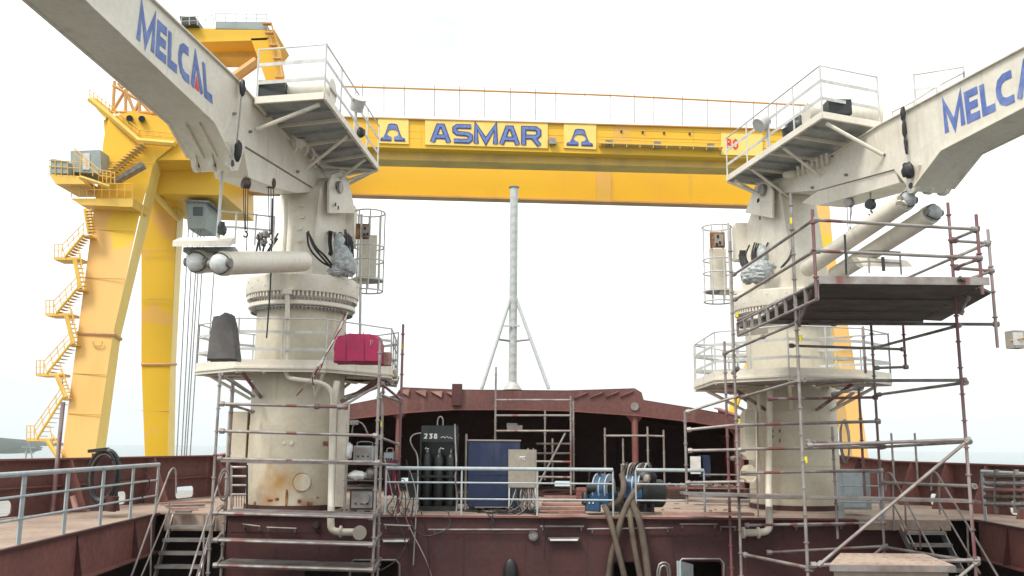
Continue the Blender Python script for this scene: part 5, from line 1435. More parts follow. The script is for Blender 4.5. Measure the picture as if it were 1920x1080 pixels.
lg(1438, 1036, Y1, 1664, 1024, Y1, r=.03); lg(1396, 1040, Y1, 1521, 1066, Y2, r=.036); lg(1660, 1026, Y1, 1834, 1055, Y4, r=.03); lg(1520, 1060, Y2, 1836, 1050, Y4, r=.036)
lg(1374, 700, 21.5, 1384, 690, Y1); lg(1286, 905, 21.6, 1395, 903, Y1); lg(1396, 985, Y1, 1660, 980, Y1, 'redtube'); lg(1372, 860, 21.7, 1390, 855, Y1); lg(1640, 690, Y1, 1702, 688, 21.4); lg(1655, 905, Y1, 1828, 912, Y4)
sc_tube(t, (1560, 800, 21.4), (1570, 1010, 21.4), 'post')
sc_tube(t, (1498, 607, Y2), (1523, 540, Y3 + .4), 'brace', 'galv', .03, False)
sc_tube(t, (1504, 560, Y2 + .3), (1498, 612, Y2 + .1), 'brace', 'galv', .024, False)
sc_tube(t, (1560, 740, Y1), (1618, 725, 21.4), 'brace'); sc_tube(t, (1800, 590, Y4), (1816, 555, 17.2), 'brace'); sc_tube(t, (1655, 1026, Y1), (1600, 1075, Y2), 'brace'); sc_tube(t, (1834, 1052, Y4), (1790, 1090, Y4), 'brace')
sc_board(t, (1284, 928, 21.55), (1840, 944, 17.5), .7)
sc_board(t, (1390, 936, Y1 - .1), (1660, 938, Y1 - .1), .5)
# lattice beam along the deck edge
def lattice(t, a, b, hgt, n):
    A_, B_ = W(*a), W(*b); u = V((0, 0, hgt)); g = MB()
    g.tube(A_, B_, .028); g.tube(A_ - u, B_ - u, .028)
    for k in range(n + 1):
        p = A_.lerp(B_, k / n); g.bar(p, p - u, .06, .03)
    return g.build('lattice_beam', 'galv', t)
lattice(t, (1383, 606, Y1 - .1), (1531, 530, Y3), .30, 9)
# the deck (seen from below), several planks
zd = W(1532, 532, Y3).z
def pt(px, Y, dz=0): 
    p = W(px, 500, Y); return V((p.x, Y, zd + dz))
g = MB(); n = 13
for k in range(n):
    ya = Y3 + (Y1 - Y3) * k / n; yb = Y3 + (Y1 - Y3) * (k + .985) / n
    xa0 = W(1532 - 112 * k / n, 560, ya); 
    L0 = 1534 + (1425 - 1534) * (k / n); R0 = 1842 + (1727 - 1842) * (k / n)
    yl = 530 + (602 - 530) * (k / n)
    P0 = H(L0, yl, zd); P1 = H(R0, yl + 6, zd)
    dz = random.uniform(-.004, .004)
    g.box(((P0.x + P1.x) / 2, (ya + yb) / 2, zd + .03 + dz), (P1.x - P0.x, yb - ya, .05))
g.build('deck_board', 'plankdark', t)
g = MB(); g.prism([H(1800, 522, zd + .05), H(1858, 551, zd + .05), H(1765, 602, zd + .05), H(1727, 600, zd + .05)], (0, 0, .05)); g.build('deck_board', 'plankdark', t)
f = MB(); a, b = pt(1534, Y3 - .05, .06), pt(1852, Y3 - .05, .06); f.bar(a, b, .04, .14); f.build('edge_beam', 'galv', t)
a, b = H(1424, 603, zd - .05), H(1730, 606, zd - .05); f = MB(); f.bar(a, b, .06, .1); f.build('edge_beam', 'galv', t)
for s in (.33, .66):
    p0 = pt(1534, Y3, -.02).lerp(H(1424, 603, zd - .02), s); p1 = pt(1842, Y3, -.02).lerp(H(1727, 606, zd - .02), s)
    MB().bar(p0, p1, .07, .012).build('under_bearer', 'plankdark', t)
tagband(t, 1484, 414, Y2); tagband(t, 1501, 634, Y2); tagband(t, 1511, 862, Y2); tagband(t, 1382, 590, Y1); tagband(t, 1386, 790, Y1)
MB().tube(W(1584, 440, 15.9), W(1587, 515, 15.9), .02, n=6).build('hanging_strap', 'dark', t)
MB().tube(W(1655, 482, 15.9), W(1657, 508, 15.9), .03, n=6).build('hanging_strap', 'dark', t)

# scaffolds inside/near the forecastle
def small_scaf(label, tubes, base, boards=()):
    t = thing('scaffold', label, 'scaffold', base)
    for x0, y0, x1, y1, Y, nm in tubes: sc_tube(t, (x0, y0, Y), (x1, y1, Y), nm, 'galv', .032, False)
    for b_ in boards: sc_board(t, b_[0], b_[1], b_[2])
    return t
YS = 29.5
small_scaf('scaffold tower with a diagonal brace standing before the forecastle opening', [
    (930, 688, 930, 928, YS, 'post'), (1070, 742, 1073, 928, YS, 'post'), (1075, 752, 1077, 928, YS + .9, 'post'), (1022, 770, 1024, 900, YS + 1.2, 'post'), (1036, 822, 1038, 905, YS + 1.3, 'post'),
    (930, 750, 1070, 750, YS, 'ledger'), (930, 779, 1071, 779, YS, 'ledger'), (930, 808, 1072, 808, YS, 'ledger'), (1006, 865, 1072, 866, YS, 'ledger'), (1006, 894, 1072, 895, YS, 'ledger'), (1006, 832, 1072, 832, YS + 1, 'ledger'), (1006, 850, 1072, 850, YS + 1.2, 'ledger'),
    (1060, 812, 1008, 912, YS, 'brace')], H(1000, 928, 0), [((930, 809, YS), (1072, 809, YS), .8)])
small_scaf('low scaffold frame around the right pillar of the forecastle', [
    (1134, 802, 1136, 930, YS, 'post'), (1214, 800, 1217, 930, YS, 'post'), (1168, 822, 1169, 905, YS + 1.5, 'post'), (1244, 806, 1246, 905, YS + 1.2, 'post'), (1134, 817, 1216, 817, YS, 'ledger'), (1216, 817, 1245, 818, YS + .6, 'ledger')], H(1180, 928, 0))
t = small_scaf('two thin scaffold tubes standing up behind the right bulwark', [(1671, 812, 1674, 900, 26, 'post'), (1715, 812, 1719, 900, 26, 'post')], H(1695, 900, 0))
o = MB().box(W(965, 803, 29.8), (.5, .4, .18)).box(W(960, 797, 29.8), (.35, .3, .12)).build('box', 'steel'); tag(o, 'small grey box on the scaffold tower platform', 'box')

# ================================================================== EQUIPMENT ON THE RAISED DECK
# gas bottle rack
YG = 23.3
gx = lambda px: W(px, 880, YG).x
t = thing('gas_bottle_rack', 'black rack holding tall gas bottles with stencilled number, behind the long railing', 'gas rack', ((gx(790) + gx(855)) / 2, YG, 0))
zT = W(822, 797, YG).z
x0, x1 = gx(788), gx(856)
MB().box(((x0 + x1) / 2, YG + .55, zT / 2), (x1 - x0, .04, zT)).build('back_panel', 'dark', t)
MB().box(((x0 + x1) / 2, YG + .02, zT - .22), (x1 - x0, .04, .40)).build('name_panel', 'dark', t)
MB().box(((x0 + x1) / 2, YG + .27, .06), (x1 - x0, .6, .12)).build('base', 'dark', t)
for x in (x0, x1): MB().box((x, YG + .27, zT / 2 - .1), (.04, .58, zT - .2)).build('side_frame', 'dark', t)
for z in (.85,): MB().box(((x0 + x1) / 2, YG - .02, z), (x1 - x0, .02, .06)).build('retaining_bar', 'dark', t)
for r_ in range(2):
    for k in range(3):
        c = (x0 + (k + .5) * (x1 - x0) / 3, YG + .15 + r_ * .25, .12)
        b_ = MB().lathe(c, [(.13, 0), (.137, .02), (.137, 1.15), (.115, 1.24), (.06, 1.3), (.03, 1.32)], 18).build('gas_bottle', 'bottle', t)
        MB().lathe((c[0], c[1], 1.441), [(.03, 0), (.03, .06), (.015, .065), (.015, .1)], 8).build('valve', 'steel', b_)
zq = zT - .32; c = V(((x0 + x1) / 2, YG, 0)); Wd = .20
a = V((x0 + .08, YG - .002, zT - .34)); b = a + V((.34, 0, 0)); u = V((0, 0, .12))
for k, ch in enumerate('238'):
    q_ = a + V((.125 * k, 0, 0)); e2 = V((.075, 0, 0)); write(MB(), ch, q_, q_ + e2, q_ + e2 + u, q_ + u, V((0, -1, 0)), sw=.24, lift=.002).build('stencil_digit', 'txwhite', t)
g = MB(); g.path([V((x0 + .50 + .033 * k, YG - .004, zT - .32 + (.05 if k in (2, 5) else .0) + .02 * math.sin(k * 2))) for k in range(10)], .008, n=4); g.build('stencil_scribble', 'txwhite', t)
for px, py in ((797, 842), (825, 842)):
    g = MB(); p = W(px, py, YG + .02); g.path([p, p + V((.03, 0, .04)), p + V((.05, 0, .005)), p + V((.1, 0, .01))], .01, n=4); g.build('stencil_scribble', 'txwhite', t)
g = MB(); p = V((gx(822), YG + .3, zT)); g.path([p + V((-.07, 0, 0)), p + V((-.07, 0, .16)), p + V((0, 0, .24)), p + V((.07, 0, .16)), p + V((.07, 0, 0))], .018, n=8, smooth=1); g.build('lifting_eye', 'steel', t)
t2 = thing('gas_hose', 'pale hose curving down beside the black gas bottle rack', 'hose', W(780, 960, 22.6))
MB().path(Ws([(789, 812, 23), (775, 814, 23), (768, 824, 22.9), (773, 838, 22.8), (782, 850, 22.6), (784, 870, 22.3), (783, 930, 22.05), (779, 985, 21.9), (775, 1060, 21.85)]), .018, n=6, smooth=2).build('hose', 'steel', t2)
o = MB().path(Ws([(853, 795, 23.1), (854, 840, 23.0), (856, 870, 22.2), (853, 900, 22.02), (858, 930, 22.3), (855, 965, 22.1)]), .02, n=6, smooth=1).build('cable', 'steel'); tag(o, 'pale cable hanging down the right edge of the black gas rack', 'cable')
# blue cabinet
YC = 23.6
cxp = lambda px: W(px, 890, YC).x
t = thing('blue_cabinet', 'large dark blue steel cabinet behind the long railing', 'cabinet', ((cxp(875) + cxp(975)) / 2, YC + .5, 0))
zc = W(920, 827, YC).z; x0, x1 = cxp(877), cxp(975)
MB().box(((x0 + x1) / 2, YC + .5, (zc + .1) / 2), (x1 - x0, 1.0, zc - .1)).build('body', 'navy', t)
MB().box(((x0 + x1) / 2, YC + .5, zc + .02), (x1 - x0 + .04, 1.06, .035)).build('top', 'beige', t)
for z in (.35, .9): MB().box(((x0 + x1) / 2, YC - .006, z), (x1 - x0 - .1, .012, .03)).build('door_seam', 'navy', t)
MB().box(((x0 + x1) / 2, YC - .004, (zc + .1) / 2), (.012, .008, zc - .3)).build('door_seam', 'dark', t)
MB().tube((x0 - .05, YC - .05, .02), (x0 - .05, YC - .05, zc + .18), .03).build('corner_post', 'steel', t)
for x in (x0 + .1, x1 - .1): MB().box((x, YC + .5, .05), (.12, .9, .1)).build('skid', 'dark', t)
# beige electric cabinet
YE = 22.9
t = thing('electric_cabinet', 'beige electrical distribution cabinet on thin white legs in front of the blue cabinet', 'cabinet', W(980, 950, YE))
cxe = lambda px: W(px, 880, YE).x
z0, z1 = W(980, 915, YE).z, W(980, 843, YE).z
MB().box(((cxe(953) + cxe(1006)) / 2, YE + .15, (z0 + z1) / 2), (cxe(1006) - cxe(953), .3, z1 - z0)).build('body', 'beige', t)
MB().box(((cxe(953) + cxe(1006)) / 2, YE - .006, (z0 + z1) / 2), (cxe(1006) - cxe(953) - .05, .012, z1 - z0 - .05)).build('door', 'beige', t)
for px in (955, 1004):
    for d in (0, .28): MB().box((cxe(px), YE + d, z0 / 2), (.035, .035, z0)).build('leg', 'white', t)
g = MB(); p = W(974, 860, YE - .015); g.tube(p, p + V((.05, 0, .04)), .012, n=5); g.tube(p + V((.06, 0, -.02)), p + V((.1, 0, .05)), .012, n=5); g.tube(p + V((0, 0, .045)), p + V((.14, 0, .045)), .012, n=5); g.tube(p + V((.1, 0, 0)), p + V((.14, 0, -.03)), .012, n=5); g.build('emblem', 'txwhite', t)
for px in (990, 1000): MB().box(W(px, 842, YE + .1), (.03, .1, .05)).build('vent', 'steel', t)
t = thing('cable_tangle', 'tangle of black and pale cables on the deck under the beige cabinet', 'cables', W(970, 965, 22.7))
for k in range(26):
    px = random.uniform(960, 1004); x2 = px + random.uniform(-50, 40)
    MB().path(Ws([(px, 915, 22.95), (px + random.uniform(-6, 6), 935, 22.8), (px + random.uniform(-20, 14), 955, 22.7)]) + [H(x2, 962 + random.uniform(-6, 3), .02), H(x2 + random.uniform(-30, 30), 960 + random.uniform(-5, 5), .02)], .012, n=5, smooth=2).build('cable', random.choice(['black', 'dark', 'steel', 'hose', 'black']), t)
for k in range(14):
    px = random.uniform(880, 1010); 
    MB().path([H(px + j * random.uniform(-9, 14), 958 + random.uniform(-7, 7), .02) for j in range(5)], .013, n=5, smooth=2).build('cable', random.choice(['black', 'hose', 'dark']), t)
# cables hanging over the deck edge
t = thing('hanging_cables', 'thin cables and hoses hanging down the dark bulkhead from the deck edge', 'cables', W(760, 1090, 21.8))
for pts, mm in (([(735, 955, 21.95), (750, 985, 21.85), (762, 1020, 21.8), (770, 1090, 21.8)], 'black'), ([(752, 940, 22), (765, 985, 21.85), (800, 1050, 21.8), (812, 1090, 21.8)], 'redtube'), ([(790, 960, 21.95), (800, 1000, 21.85), (806, 1050, 21.8), (803, 1095, 21.8)], 'black'), ([(840, 960, 21.95), (848, 990, 21.8), (800, 1008, 21.8), (776, 995, 21.8), (770, 975, 21.9)], 'dark'), ([(925, 955, 21.95), (922, 975, 21.85), (918, 990, 21.8)], 'black'), ([(905, 955, 21.95), (930, 978, 21.85), (915, 985, 21.8)], 'black'), ([(1010, 955, 21.95), (1018, 975, 21.85), (1022, 1005, 21.8), (1020, 1050, 21.8)], 'black'), ([(690, 960, 21.95), (702, 1000, 21.85), (712, 1060, 21.8), (706, 1095, 21.8)], 'dark'), ([(760, 1025, 21.8), (748, 1048, 21.8), (715, 1070, 21.8), (700, 1072, 21.8)], 'hose')):
    MB().path(Ws(pts), .014, n=5, smooth=2).build('cable', mm, t)

# pink planks stacked on deck
for k in range(6):
    p0, p1 = H(1010 + k * 2, 966 - k * 7, .05), H(1098, 966 - k * 7, .05)
    o = MB().hexa([p0 + V((0, 0, -.04)), p1 + V((0, 0, -.04)), p1 + V((0, .22, -.04)), p0 + V((0, .22, -.04)), p0 + V((0, 0, .02)), p1 + V((0, 0, .02)), p1 + V((0, .22, .02)), p0 + V((0, .22, .02))]).build('plank', 'pink')
    tag(o, 'pink primed plank lying on deck between the beige cabinet and blue fans', 'plank', 'pink planks on the deck')
# blue extraction fans and duct hoses
def fan(label, px, py, Y, r, m_, yaw):
    c = W(px, py, Y); t = thing('extraction_fan', label, 'fan', (c.x, c.y, 0))
    d = V((math.sin(yaw), -math.cos(yaw), 0)); s_ = V((math.cos(yaw), math.sin(yaw), 0))
    MB().tube(c - d * .16, c + d * .16, r, n=28).build('housing', m_, t)
    for k in (-.16, 0, .16): MB().tube(c + d * k - d * .015, c + d * k + d * .015, r * 1.06, n=28).build('hoop', 'rail' if m_ == 'blue' else 'steel', t)
    MB().tube(c + d * .16, c + d * .19, r * .55, n=20).build('inlet', 'dark', t)
    MB().box((c.x, c.y, c.z - r * .7), (r * 1.9, .5, r * .8), rz=yaw).build('motor_case', m_, t)
    for sx in (-1, 1): MB().box((c.x + sx * r * .8, c.y, .06 + max(0, c.z - r * 1.1) * .45), (.05, .4, max(.12, c.z - r * 1.1)), rz=yaw).build('foot', 'dark', t)
    MB().path([c + s_ * (r * .6) + V((0, 0, r * .8)), c + s_ * r * .4 + V((0, 0, r * 1.3)), c - s_ * r * .4 + V((0, 0, r * 1.3)), c - s_ * r * .6 + V((0, 0, r * .8))], .018, n=6, smooth=1).build('handle', 'black', t)
    return t
fan('blue round extraction fan with pale hoops at the end of the long railing', 1132, 916, 22.9, .34, 'blue', R(62))
fan('small blue fan behind the short pale railing beside the duct hoses', 1190, 910, 23.0, .27, 'blue', R(68))
t = thing('blue_pump', 'small blue motor unit with white marks at the foot of the blue fan', 'pump', H(1111, 962, 0))
MB().box(W(1111, 946, 22.5), (.30, .4, .28)).build('case', 'blue', t)
MB().tube(W(1100, 915, 22.75), W(1122, 915, 22.75), .13, n=14).build('motor', 'dark', t)
MB().tube(W(1098, 945, 22.7), W(1098, 925, 22.8), .1, n=12).build('filter', 'dark', t)
for px in (1105, 1112): MB().box(W(px, 943, 22.28), (.03, .01, .04)).build('marking', 'txwhite', t)
MB().path(Ws([(1104, 908, 22.7), (1106, 880, 22.7), (1118, 878, 22.7), (1124, 893, 22.7)]), .02, smooth=1).build('handle', 'black', t)
t = thing('compressor', 'dark round compressor drum behind the short pale railing', 'compressor', H(1235, 955, 0))
MB().tube(W(1198, 925, 23.0), W(1238, 925, 23.1), .34, n=26).build('drum', 'dark', t)
MB().ball(W(1238, 925, 23.1), .34, 18, 12, (.5, 1, 1)).build('drum_end', 'dark', t)
MB().ball(W(1212, 895, 22.9), .2, 14, 10, (1.3, .8, 1), .1).build('motor_cover', 'dark', t)
MB().ball(W(1213, 898, 22.5), .09, 10, 8, (1, 1, 1.2), .2).build('filter', 'beige', t)
for px in (1210, 1224): MB().tube(W(px, 945, 22.7), W(px, 960, 22.7), .04).build('foot', 'black', t)
def duct(label, pts, r=.10):
    o = MB().path(Ws(pts), r, n=12, smooth=3)
    return tag(o.build('duct_hose', 'hose'), label, 'duct hose', 'duct hoses over the deck edge')
duct('brown duct hose bending out of the blue fan along the deck', [(1144, 948, 22.5), (1158, 944, 22.3), (1168, 925, 22.3), (1170, 905, 22.5), (1166, 890, 22.7)], .075)
duct('leftmost brown duct hose hanging from the railing gap to the lower deck', [(1134, 950, 22.3), (1139, 960, 21.85), (1147, 985, 21.7), (1157, 1025, 21.6), (1178, 1110, 21.55)], .07)
duct('brown duct hose from the dark drum crossing behind the leftmost hose', [(1205, 905, 22.4), (1190, 920, 22.2), (1171, 955, 21.85), (1160, 990, 21.75), (1156, 1015, 21.75), (1147, 1035, 21.8), (1138, 1110, 21.8)], .072)
duct('rightmost thick brown duct hose hanging down the dark bulkhead', [(1184, 935, 22.2), (1188, 950, 21.9), (1198, 970, 21.7), (1209, 1027, 21.6), (1219, 1110, 21.5)], .082)
duct('middle brown duct hose hanging down the dark bulkhead with a clamp joint', [(1180, 955, 21.95), (1182, 975, 21.65), (1186, 1005, 21.6), (1195, 1056, 21.55), (1206, 1110, 21.5)], .066)
t = thing('hose_rack', 'rack hung with coiled tan and black hoses between the two railings', 'hose rack', H(1180, 960, 0))
for x in (1166, 1212): MB().tube(W(x, 870, 23.1), W(x, 958, 23.1), .03).build('post', 'steel', t)
MB().tube(W(1164, 872, 23.1), W(1214, 870, 23.1), .03).build('bar', 'steel', t)
for k in range(9):
    x = 1168 + k * 5; MB().path(Ws([(x, 950 - 4 * (k % 3), 22.9), (x - 3, 900, 22.9), (x, 876, 22.95), (x + 8, 866 + k % 2 * 4, 23.0), (x + 14, 878, 23.1), (x + 12, 905 + 3 * k, 23.1)]), .024, n=6, smooth=2).build('hose', ('hose', 'black', 'steel')[k % 3], t)

# low items between the railings and the forecastle
for k, (px, py, sx, sy, sz, mm, lab, cat) in enumerate((
    (1110, 938, .9, .6, .35, 'primerlit', 'low red steel crate on the deck behind the blue extraction fan', 'crate'),
    (868, 945, .35, .4, .3, 'brown', 'small brown box on deck between gas rack and blue cabinet', 'box'),
    (1055, 932, 1.5, .5, .12, 'primer', 'flat dark red steel plate stack behind the pink planks', 'plate stack'),
    (1270, 936, .5, .5, .3, 'brown', 'brown timber block under the edge of the scrap tray', 'block'))):
    p = H(px, py, 0); g = MB().box((p.x, p.y + sy / 2, sz / 2 + .005), (sx, sy, sz), rz=.1 * (k - 1))
    if k != 2:
        for j in range(3): g.box((p.x, p.y + sy / 2, sz * (.2 + .3 * j)), (sx + .03, sy + .03, .03), rz=.1 * (k - 1))
    else:
        for j in range(3): g.box((p.x + .05 * j, p.y + sy / 2, sz + .02 + .035 * j), (sx - .1 * j, sy, .025), rz=.1 * (j - 1))
    tag(g.build(cat.replace(' ', '_'), mm), lab, cat)
random.seed(3)
t = thing('deck_litter', 'scattered offcuts and rags on the raised deck near the long railing', 'litter', H(900, 955, 0))
g = MB()
for k in range(120):
    p = H(random.uniform(640, 1420), random.uniform(938, 962), .01); L_ = random.uniform(.03, .22)
    g.box((p.x, p.y, .015), (L_, random.uniform(.02, .06), .02), rz=random.uniform(0, 3))
o = g.build('offcuts', 'plank', t); o['kind'] = 'stuff'

# rubble / scrap on tray behind right railing
t = thing('scrap_tray', 'low red tray heaped with small scrap pieces on the right deck', 'tray', H(1300, 925, 0))
a = H(1232, 931, 0); b = H(1392, 931, 0)
MB().box(((a.x + b.x) / 2, a.y + .6, .28), (b.x - a.x, 1.3, .05)).build('tray', 'primerlit', t)
for s in (0, .5, 1): MB().box((a.x + (b.x - a.x) * s, a.y + .1, .13), (.06, .06, .25)).build('leg', 'primerlit', t)
g = MB()
for k in range(170):
    x = random.gauss(.52, .2); x = min(.95, max(.03, x)); s_ = random.uniform(.025, .07)
    g.box((a.x + (b.x - a.x) * x, a.y + .1 + random.uniform(0, 1), .32 + random.uniform(0, .16) * (1 - abs(x - .5) * 1.6)), (s_, s_, s_ * .7), rz=random.uniform(0, 3))
o = g.build('scrap', 'beige', t); o['kind'] = 'stuff'
o = MB().box(W(1306, 872, 27), (.35, .1, .5)).build('notice_board', 'plastic'); tag(o, 'white paper notice in the forecastle opening near the scrap tray', 'notice')
o = MB().box(W(1321, 874, 27.1), (.28, .3, .62)).build('locker', 'navy'); tag(o, 'narrow dark blue locker right of the white notice', 'locker')
for k, (x0, x1, y) in enumerate(((1290, 1418, 918), (1300, 1428, 926), (1240, 1412, 950))):
    p0, p1 = H(x0, y + 12, .12), H(x1, y + 14, .12)
    o = MB().bar(p0, p1, .3, .06).build('plank', 'plank' if k < 2 else 'pink')
    tag(o, ('grey board lying behind the thin railing, furthest from the edge', 'grey board lying behind the thin railing next to the scrap tray', 'pale pink board lying along the deck edge left of the right crane')[k], 'board')

# welding gear between left pedestal and railing
def welder(name, label, px0, px1, py0, py1, Y, m_, n=0):
    a, b = W(px0, py1, Y), W(px1, py0, Y)
    t = thing(name, label, 'machine', (a.x, Y, a.z))
    MB().box(((a.x + b.x) / 2, Y + .25, (a.z + b.z) / 2), (b.x - a.x, .5, b.z - a.z)).build('case', m_, t)
    MB().box(((a.x + b.x) / 2, Y - .005, (a.z + b.z) / 2), ((b.x - a.x) * .86, .012, (b.z - a.z) * .8)).build('front_panel', 'steel' if m_ != 'steel' else 'rail', t)
    for k in range(3): MB().tube((a.x + (b.x - a.x) * (.25 + .25 * k), Y - .03, a.z + (b.z - a.z) * .3), (a.x + (b.x - a.x) * (.25 + .25 * k), Y, a.z + (b.z - a.z) * .3), .025, n=8).build('socket', 'black', t)
    MB().path([V((a.x + .05, Y + .2, b.z)), V((a.x + .05, Y + .2, b.z + .1)), V((b.x - .05, Y + .2, b.z + .1)), V((b.x - .05, Y + .2, b.z))], .015, smooth=1).build('handle', 'steel', t)
    return t
t = thing('equipment_shelf', 'two tier steel shelf beside the left pedestal carrying machines', 'shelf', H(675, 962, 0))
for x in (649, 706):
    for Y in (22.5, 23.1): MB().tube(W(x, 866, Y), V((W(x, 866, Y).x, Y, 0)), .025).build('post', 'galv', t)
for y in (867, 900, 914): MB().box(W(678, y, 22.8), (.78, .62, .03)).build('shelf_board', 'plank', t)
welder('welding_machine', 'grey box machine on the top tier of the steel shelf', 662, 700, 836, 864, 22.55, 'rail')
welder('welding_machine', 'small grey machine right of the steel shelf beside red scaffold post', 719, 739, 848, 866, 22.6, 'steel')
welder('welding_machine', 'dark machine at the foot of the steel shelf beside the pedestal', 655, 702, 918, 956, 22.5, 'dark')
g = MB(); c = W(683, 934, 22.42); g.tube(c, c + V((0, -.04, 0)), .13, n=20); g.tube(c + V((0, -.04, 0)), c + V((0, -.05, 0)), .06, n=14); o = g.build('wire_reel', 'steel'); tag(o, 'round grey reel at the foot of the steel shelf', 'reel')
o = MB().ball(W(672, 892, 22.6), .2, 14, 8, (1.2, 1, .6), .2).build('white_bag', 'plastic'); tag(o, 'crumpled white bag on the middle tier of the steel shelf', 'bag')
o = MB().ball(W(697, 888, 22.7), .17, 12, 8, (1, 1, .9), .12).build('round_drum', 'steel'); tag(o, 'rounded grey drum next to the crumpled white bag', 'drum')
o = MB().ball(W(655, 845, 22.5), .12, 10, 8, (.6, 1, 1.6), .25).build('white_cloth', 'plastic'); tag(o, 'white cloth hanging beside the grey box machine', 'cloth')
t = thing('red_hoses', 'bundle of dark red hoses hanging on the scaffold right of the left crane', 'hoses', W(730, 960, 22.3))
for k in range(9):
    x = 722 + k * 2.5; MB().path(Ws([(x + 4, 862, 22.4), (x - 3, 885, 22.3), (x + random.uniform(-8, 4), 915, 22.2), (x + random.uniform(-3, 8), 935, 22.3), (x + 6, 890, 22.45), (x + 8, 866, 22.5)]), .02, n=6, smooth=2).build('hose', 'redrag' if k % 3 else 'black', t)
t = thing('black_hoses', 'bundle of thin black hoses draped over the railing left of the gas rack', 'hoses', W(740, 965, 22.1))
for k in range(10):
    x = 722 + k * 5; MB().path(Ws([(x, 862 + (k % 4) * 18, 22.3), (x + 8, 900 + (k % 3) * 8, 22.1), (x + 14, 930, 22.05), (x + random.uniform(-6, 26), 955, 21.95), (x + random.uniform(0, 26), 968, 21.9)]), .014, n=5, smooth=2).build('hose', 'black' if k % 3 else 'steel', t)
o = MB().box(W(776, 912, 22.6), (.26, .25, .62)).build('grey_case', 'dark'); tag(o, 'dark grey upright case left of the gas bottle rack', 'case')
t = thing('shop_lamp', 'angled work lamp on a bracket at the forecastle edge beside the left crane', 'lamp', W(662, 812, 23))
MB().path(Ws([(660, 812, 23), (662, 796, 23), (672, 790, 23), (682, 796, 23), (690, 815, 23)]), .02, smooth=1).build('arm', 'steel', t); MB().box(W(664, 792, 23), (.2, .15, .12)).build('head', 'steel', t)
t.location = W(662, 812, 23)

# hose coil stand by the left bulwark
YH = 20.6
t = thing('hose_reel', 'tall stand with big coil of dark hose beside the left railing', 'hose stand', H(196, 975, 0))
c = W(196, 893, YH)
for k in range(18):
    r_ = .36 + .014 * (k % 5); off = V((random.uniform(-.04, .04), -.006 * k + .03, random.uniform(-.04, .04)))
    MB().path([c + off + V((r_ * .82 * math.cos(a), 0, r_ * 1.42 * math.sin(a) )) for a in [j * math.pi / 12 for j in range(25)]], .026, n=6).build('hose', ('black', 'black', 'dark', 'hose')[k % 4], t)
MB().prism([W(172, 850, YH + .25), W(210, 852, YH + .25), W(222, 958, YH + .25), W(168, 958, YH + .25)], (0, .08, 0)).build('stand_plate', 'primer', t)
MB().bar(W(168, 846, YH), W(202, 842, YH), .2, .07).build('top_bracket', 'dark', t)
MB().path(Ws([(206, 860, YH - .1), (226, 862, YH), (228, 858, YH)]), .03).build('tap', 'dark', t)
MB().tube(W(212, 930, YH - .1), W(206, 958, YH - .1), .13, n=14).build('wheel', 'primer', t)
o = MB().tube(W(136, 930, YH), W(142, 953, YH), .06, n=10).build('orange_pipe', 'pink'); tag(o, 'short pale pink pipe lying against the left bulwark bracket', 'pipe')
o = MB().path(Ws([(262, 872, 21.0), (285, 905, 21.0), (270, 930, 21.0), (255, 945, 21)]), .014, smooth=2).build('cable', 'dark'); tag(o, 'thin dark cable hanging on the left bulwark behind the railing end', 'cable')
for k in range(4):
    p0, p1 = H(300 + k * 10, 944 + k * 5, .05), H(395 - k * 12, 941 + k * 6, .05)
    o = MB().bar(p0, p1, .16, .05).build('plank', 'plank' if k % 2 else 'pink'); tag(o, 'wooden plank lying on deck behind the left steps', 'plank', 'planks behind the left steps')

# right side: grey locker, pipe stack, foreground hatch top
t = thing('grey_locker', 'pale grey cabinet behind the railing right of the right pedestal', 'locker', H(1600, 950, 0))
MB().box(W(1602, 918, 23.2), (.62, .5, .95)).build('body', 'tealgrey', t); MB().box(W(1602, 918, 22.94), (.54, .012, .85)).build('door', 'rail', t)
t = thing('pipe_rack', 'rack of long brown pipes lying along the right bulwark', 'pipe rack', H(1880, 960, 0))
for k in range(5):
    for j in range(2):
        y = 893 + k * 13
        MB().tube(W(1848 + j * 4, y, 20.2 + j * .25), W(1990, y + 3, 15.4 + j * .25), .05, n=8).build('pipe', ('hose', 'steel', 'primerlit')[(k + j) % 3], t)
for x, Y in ((1868, 19.3), (1905, 17.9)): MB().bar(W(x, 880, Y), W(x, 962, Y), .07, .07, V((0, 1, 0))).build('stanchion', 'steel', t)
t = thing('hatch_box', 'dusty brown box with checkered plate top in the bottom right foreground', 'box', W(1670, 1180, 13.5))
zt_ = H(1560, 1055, 0).z
za = W(1575, 1040, 15).z
A_, B_, C_, D_ = W(1555, 1062, 14.2), W(1790, 1062, 14.2), W(1738, 1037, 15.6), W(1580, 1040, 15.6)
for p in (A_, B_, C_, D_): p.z = A_.z
C_ = V((C_.x, 15.7, A_.z)); D_ = V((D_.x, 15.7, A_.z))
MB().prism([A_, B_, C_, D_], (0, 0, .03)).build('top_plate', 'deck', t)
MB().prism([A_ + V((.08, .05, -.005)), B_ + V((-.08, .05, -.005)), C_ + V((-.05, -.05, -.005)), D_ + V((.05, -.05, -.005))], (0, 0, -2.2)).build('body', 'beige', t)
MB().bar(A_ + V((0, -.02, -.02)), B_ + V((0, -.02, -.02)), .05, .09).build('edge', 'plank', t)
lo = [W(1600, 1068, 13.2), W(1850, 1068, 13.2)]
z_ = A_.z - .22
MB().prism([V((lo[0].x, 12.6, z_)), V((lo[1].x, 12.6, z_)), V((lo[1].x - .1, 14.1, z_)), V((lo[0].x + .05, 14.1, z_))], (0, 0, .03)).build('step_plate', 'deck', t)
g = MB()
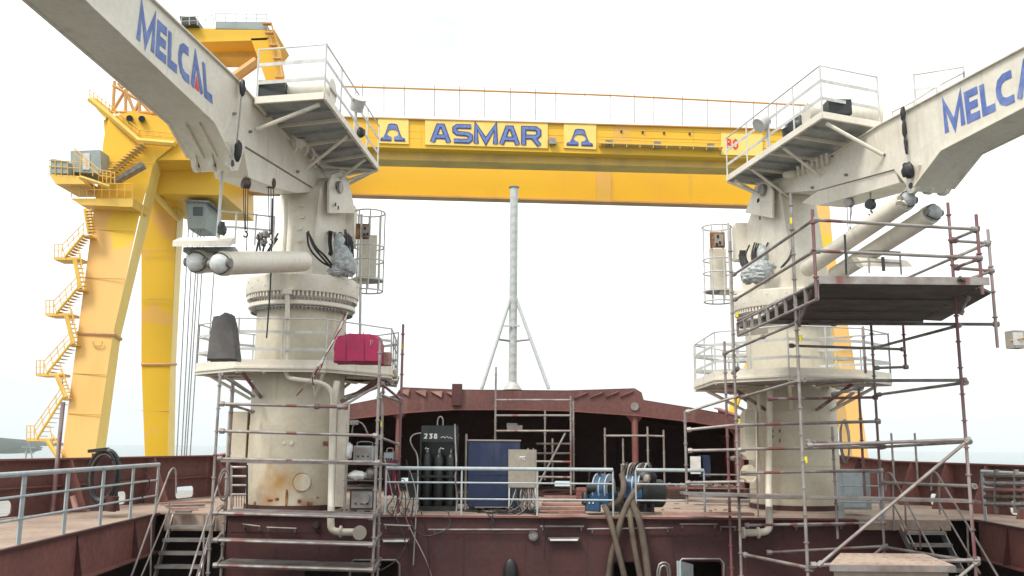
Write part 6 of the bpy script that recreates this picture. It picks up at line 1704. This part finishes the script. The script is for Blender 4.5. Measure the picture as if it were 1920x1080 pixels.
for i in range(9):
    for j in range(4):
        u_, v_ = (i + .5) / 9, (j + .5) / 4; p = (A_ * (1 - u_) + B_ * u_) * (1 - v_) + (D_ * (1 - u_) + C_ * u_) * v_
        g.box(p + V((0, 0, .034)), (.08, .02, .006), rz=.8 if (i + j) % 2 else -.8)
g.build('tread_pattern', 'deck', t)
# lamp at the right edge, on its own pole outside the frame
t = thing('floodlight', 'boxy pale floodlight on an arm at the right edge of the view', 'floodlight', W(1960, 700, 14))
c = W(1905, 637, 14)
MB().box(c, (.22, .2, .27), rz=.2).build('housing', 'beige', t)
MB().box(c + V((-.02, -.102, 0)), (.17, .02, .2), rz=.2).build('glass', 'white', t)
MB().path([c + V((-.12, -.06, -.02)), c + V((0, -.14, .0)), c + V((.12, -.06, .03)), W(1990, 640, 14)], .012).build('bracket', 'orange', t)
MB().tube(W(1990, 640, 14) + V((0, 0, -6)), W(1990, 640, 14) + V((0, 0, 1)), .06).build('pole', 'galv', t)
# dark round fairlead and small doors low on the bulkhead
g = MB(); c = W(957, 1075, 21.9); g.ball(c, .17, 14, 10, (1, .5, 2.0)); o = g.build('fender', 'black'); tag(o, 'dark rubber fender hung low on the red bulkhead', 'fender')
t = thing('ladder_hoops', 'two pale bent pipe hoops low on the bulkhead right of the duct hoses', 'pipes', W(1243, 1090, 21.7))
for k in range(2):
    MB().path(Ws([(1232 + k * 4, 1100, 21.7), (1233 + k * 4, 1060 + k * 5, 21.7), (1245, 1053 + k * 6, 21.7), (1256 - k * 4, 1060 + k * 5, 21.7), (1258 - k * 4, 1100, 21.7)]), .025, smooth=1).build('hoop', 'steel', t)

# ================================================================== HAZE
hz = bpy.data.materials.new('sea haze'); hz.use_nodes = True
nt = hz.node_tree; nt.nodes.clear()
ho = nt.nodes.new('ShaderNodeOutputMaterial'); pv = nt.nodes.new('ShaderNodeVolumePrincipled')
pv.inputs['Color'].default_value = (1, 1, 1, 1); pv.inputs['Density'].default_value = .0001; pv.inputs['Anisotropy'].default_value = 0
nt.links.new(pv.outputs[0], ho.inputs['Volume']); M['haze'] = hz
tag(MB().box((0, 1150, 51), (5200, 2900, 124)).build('haze', 'haze', smooth=False), kind='stuff')
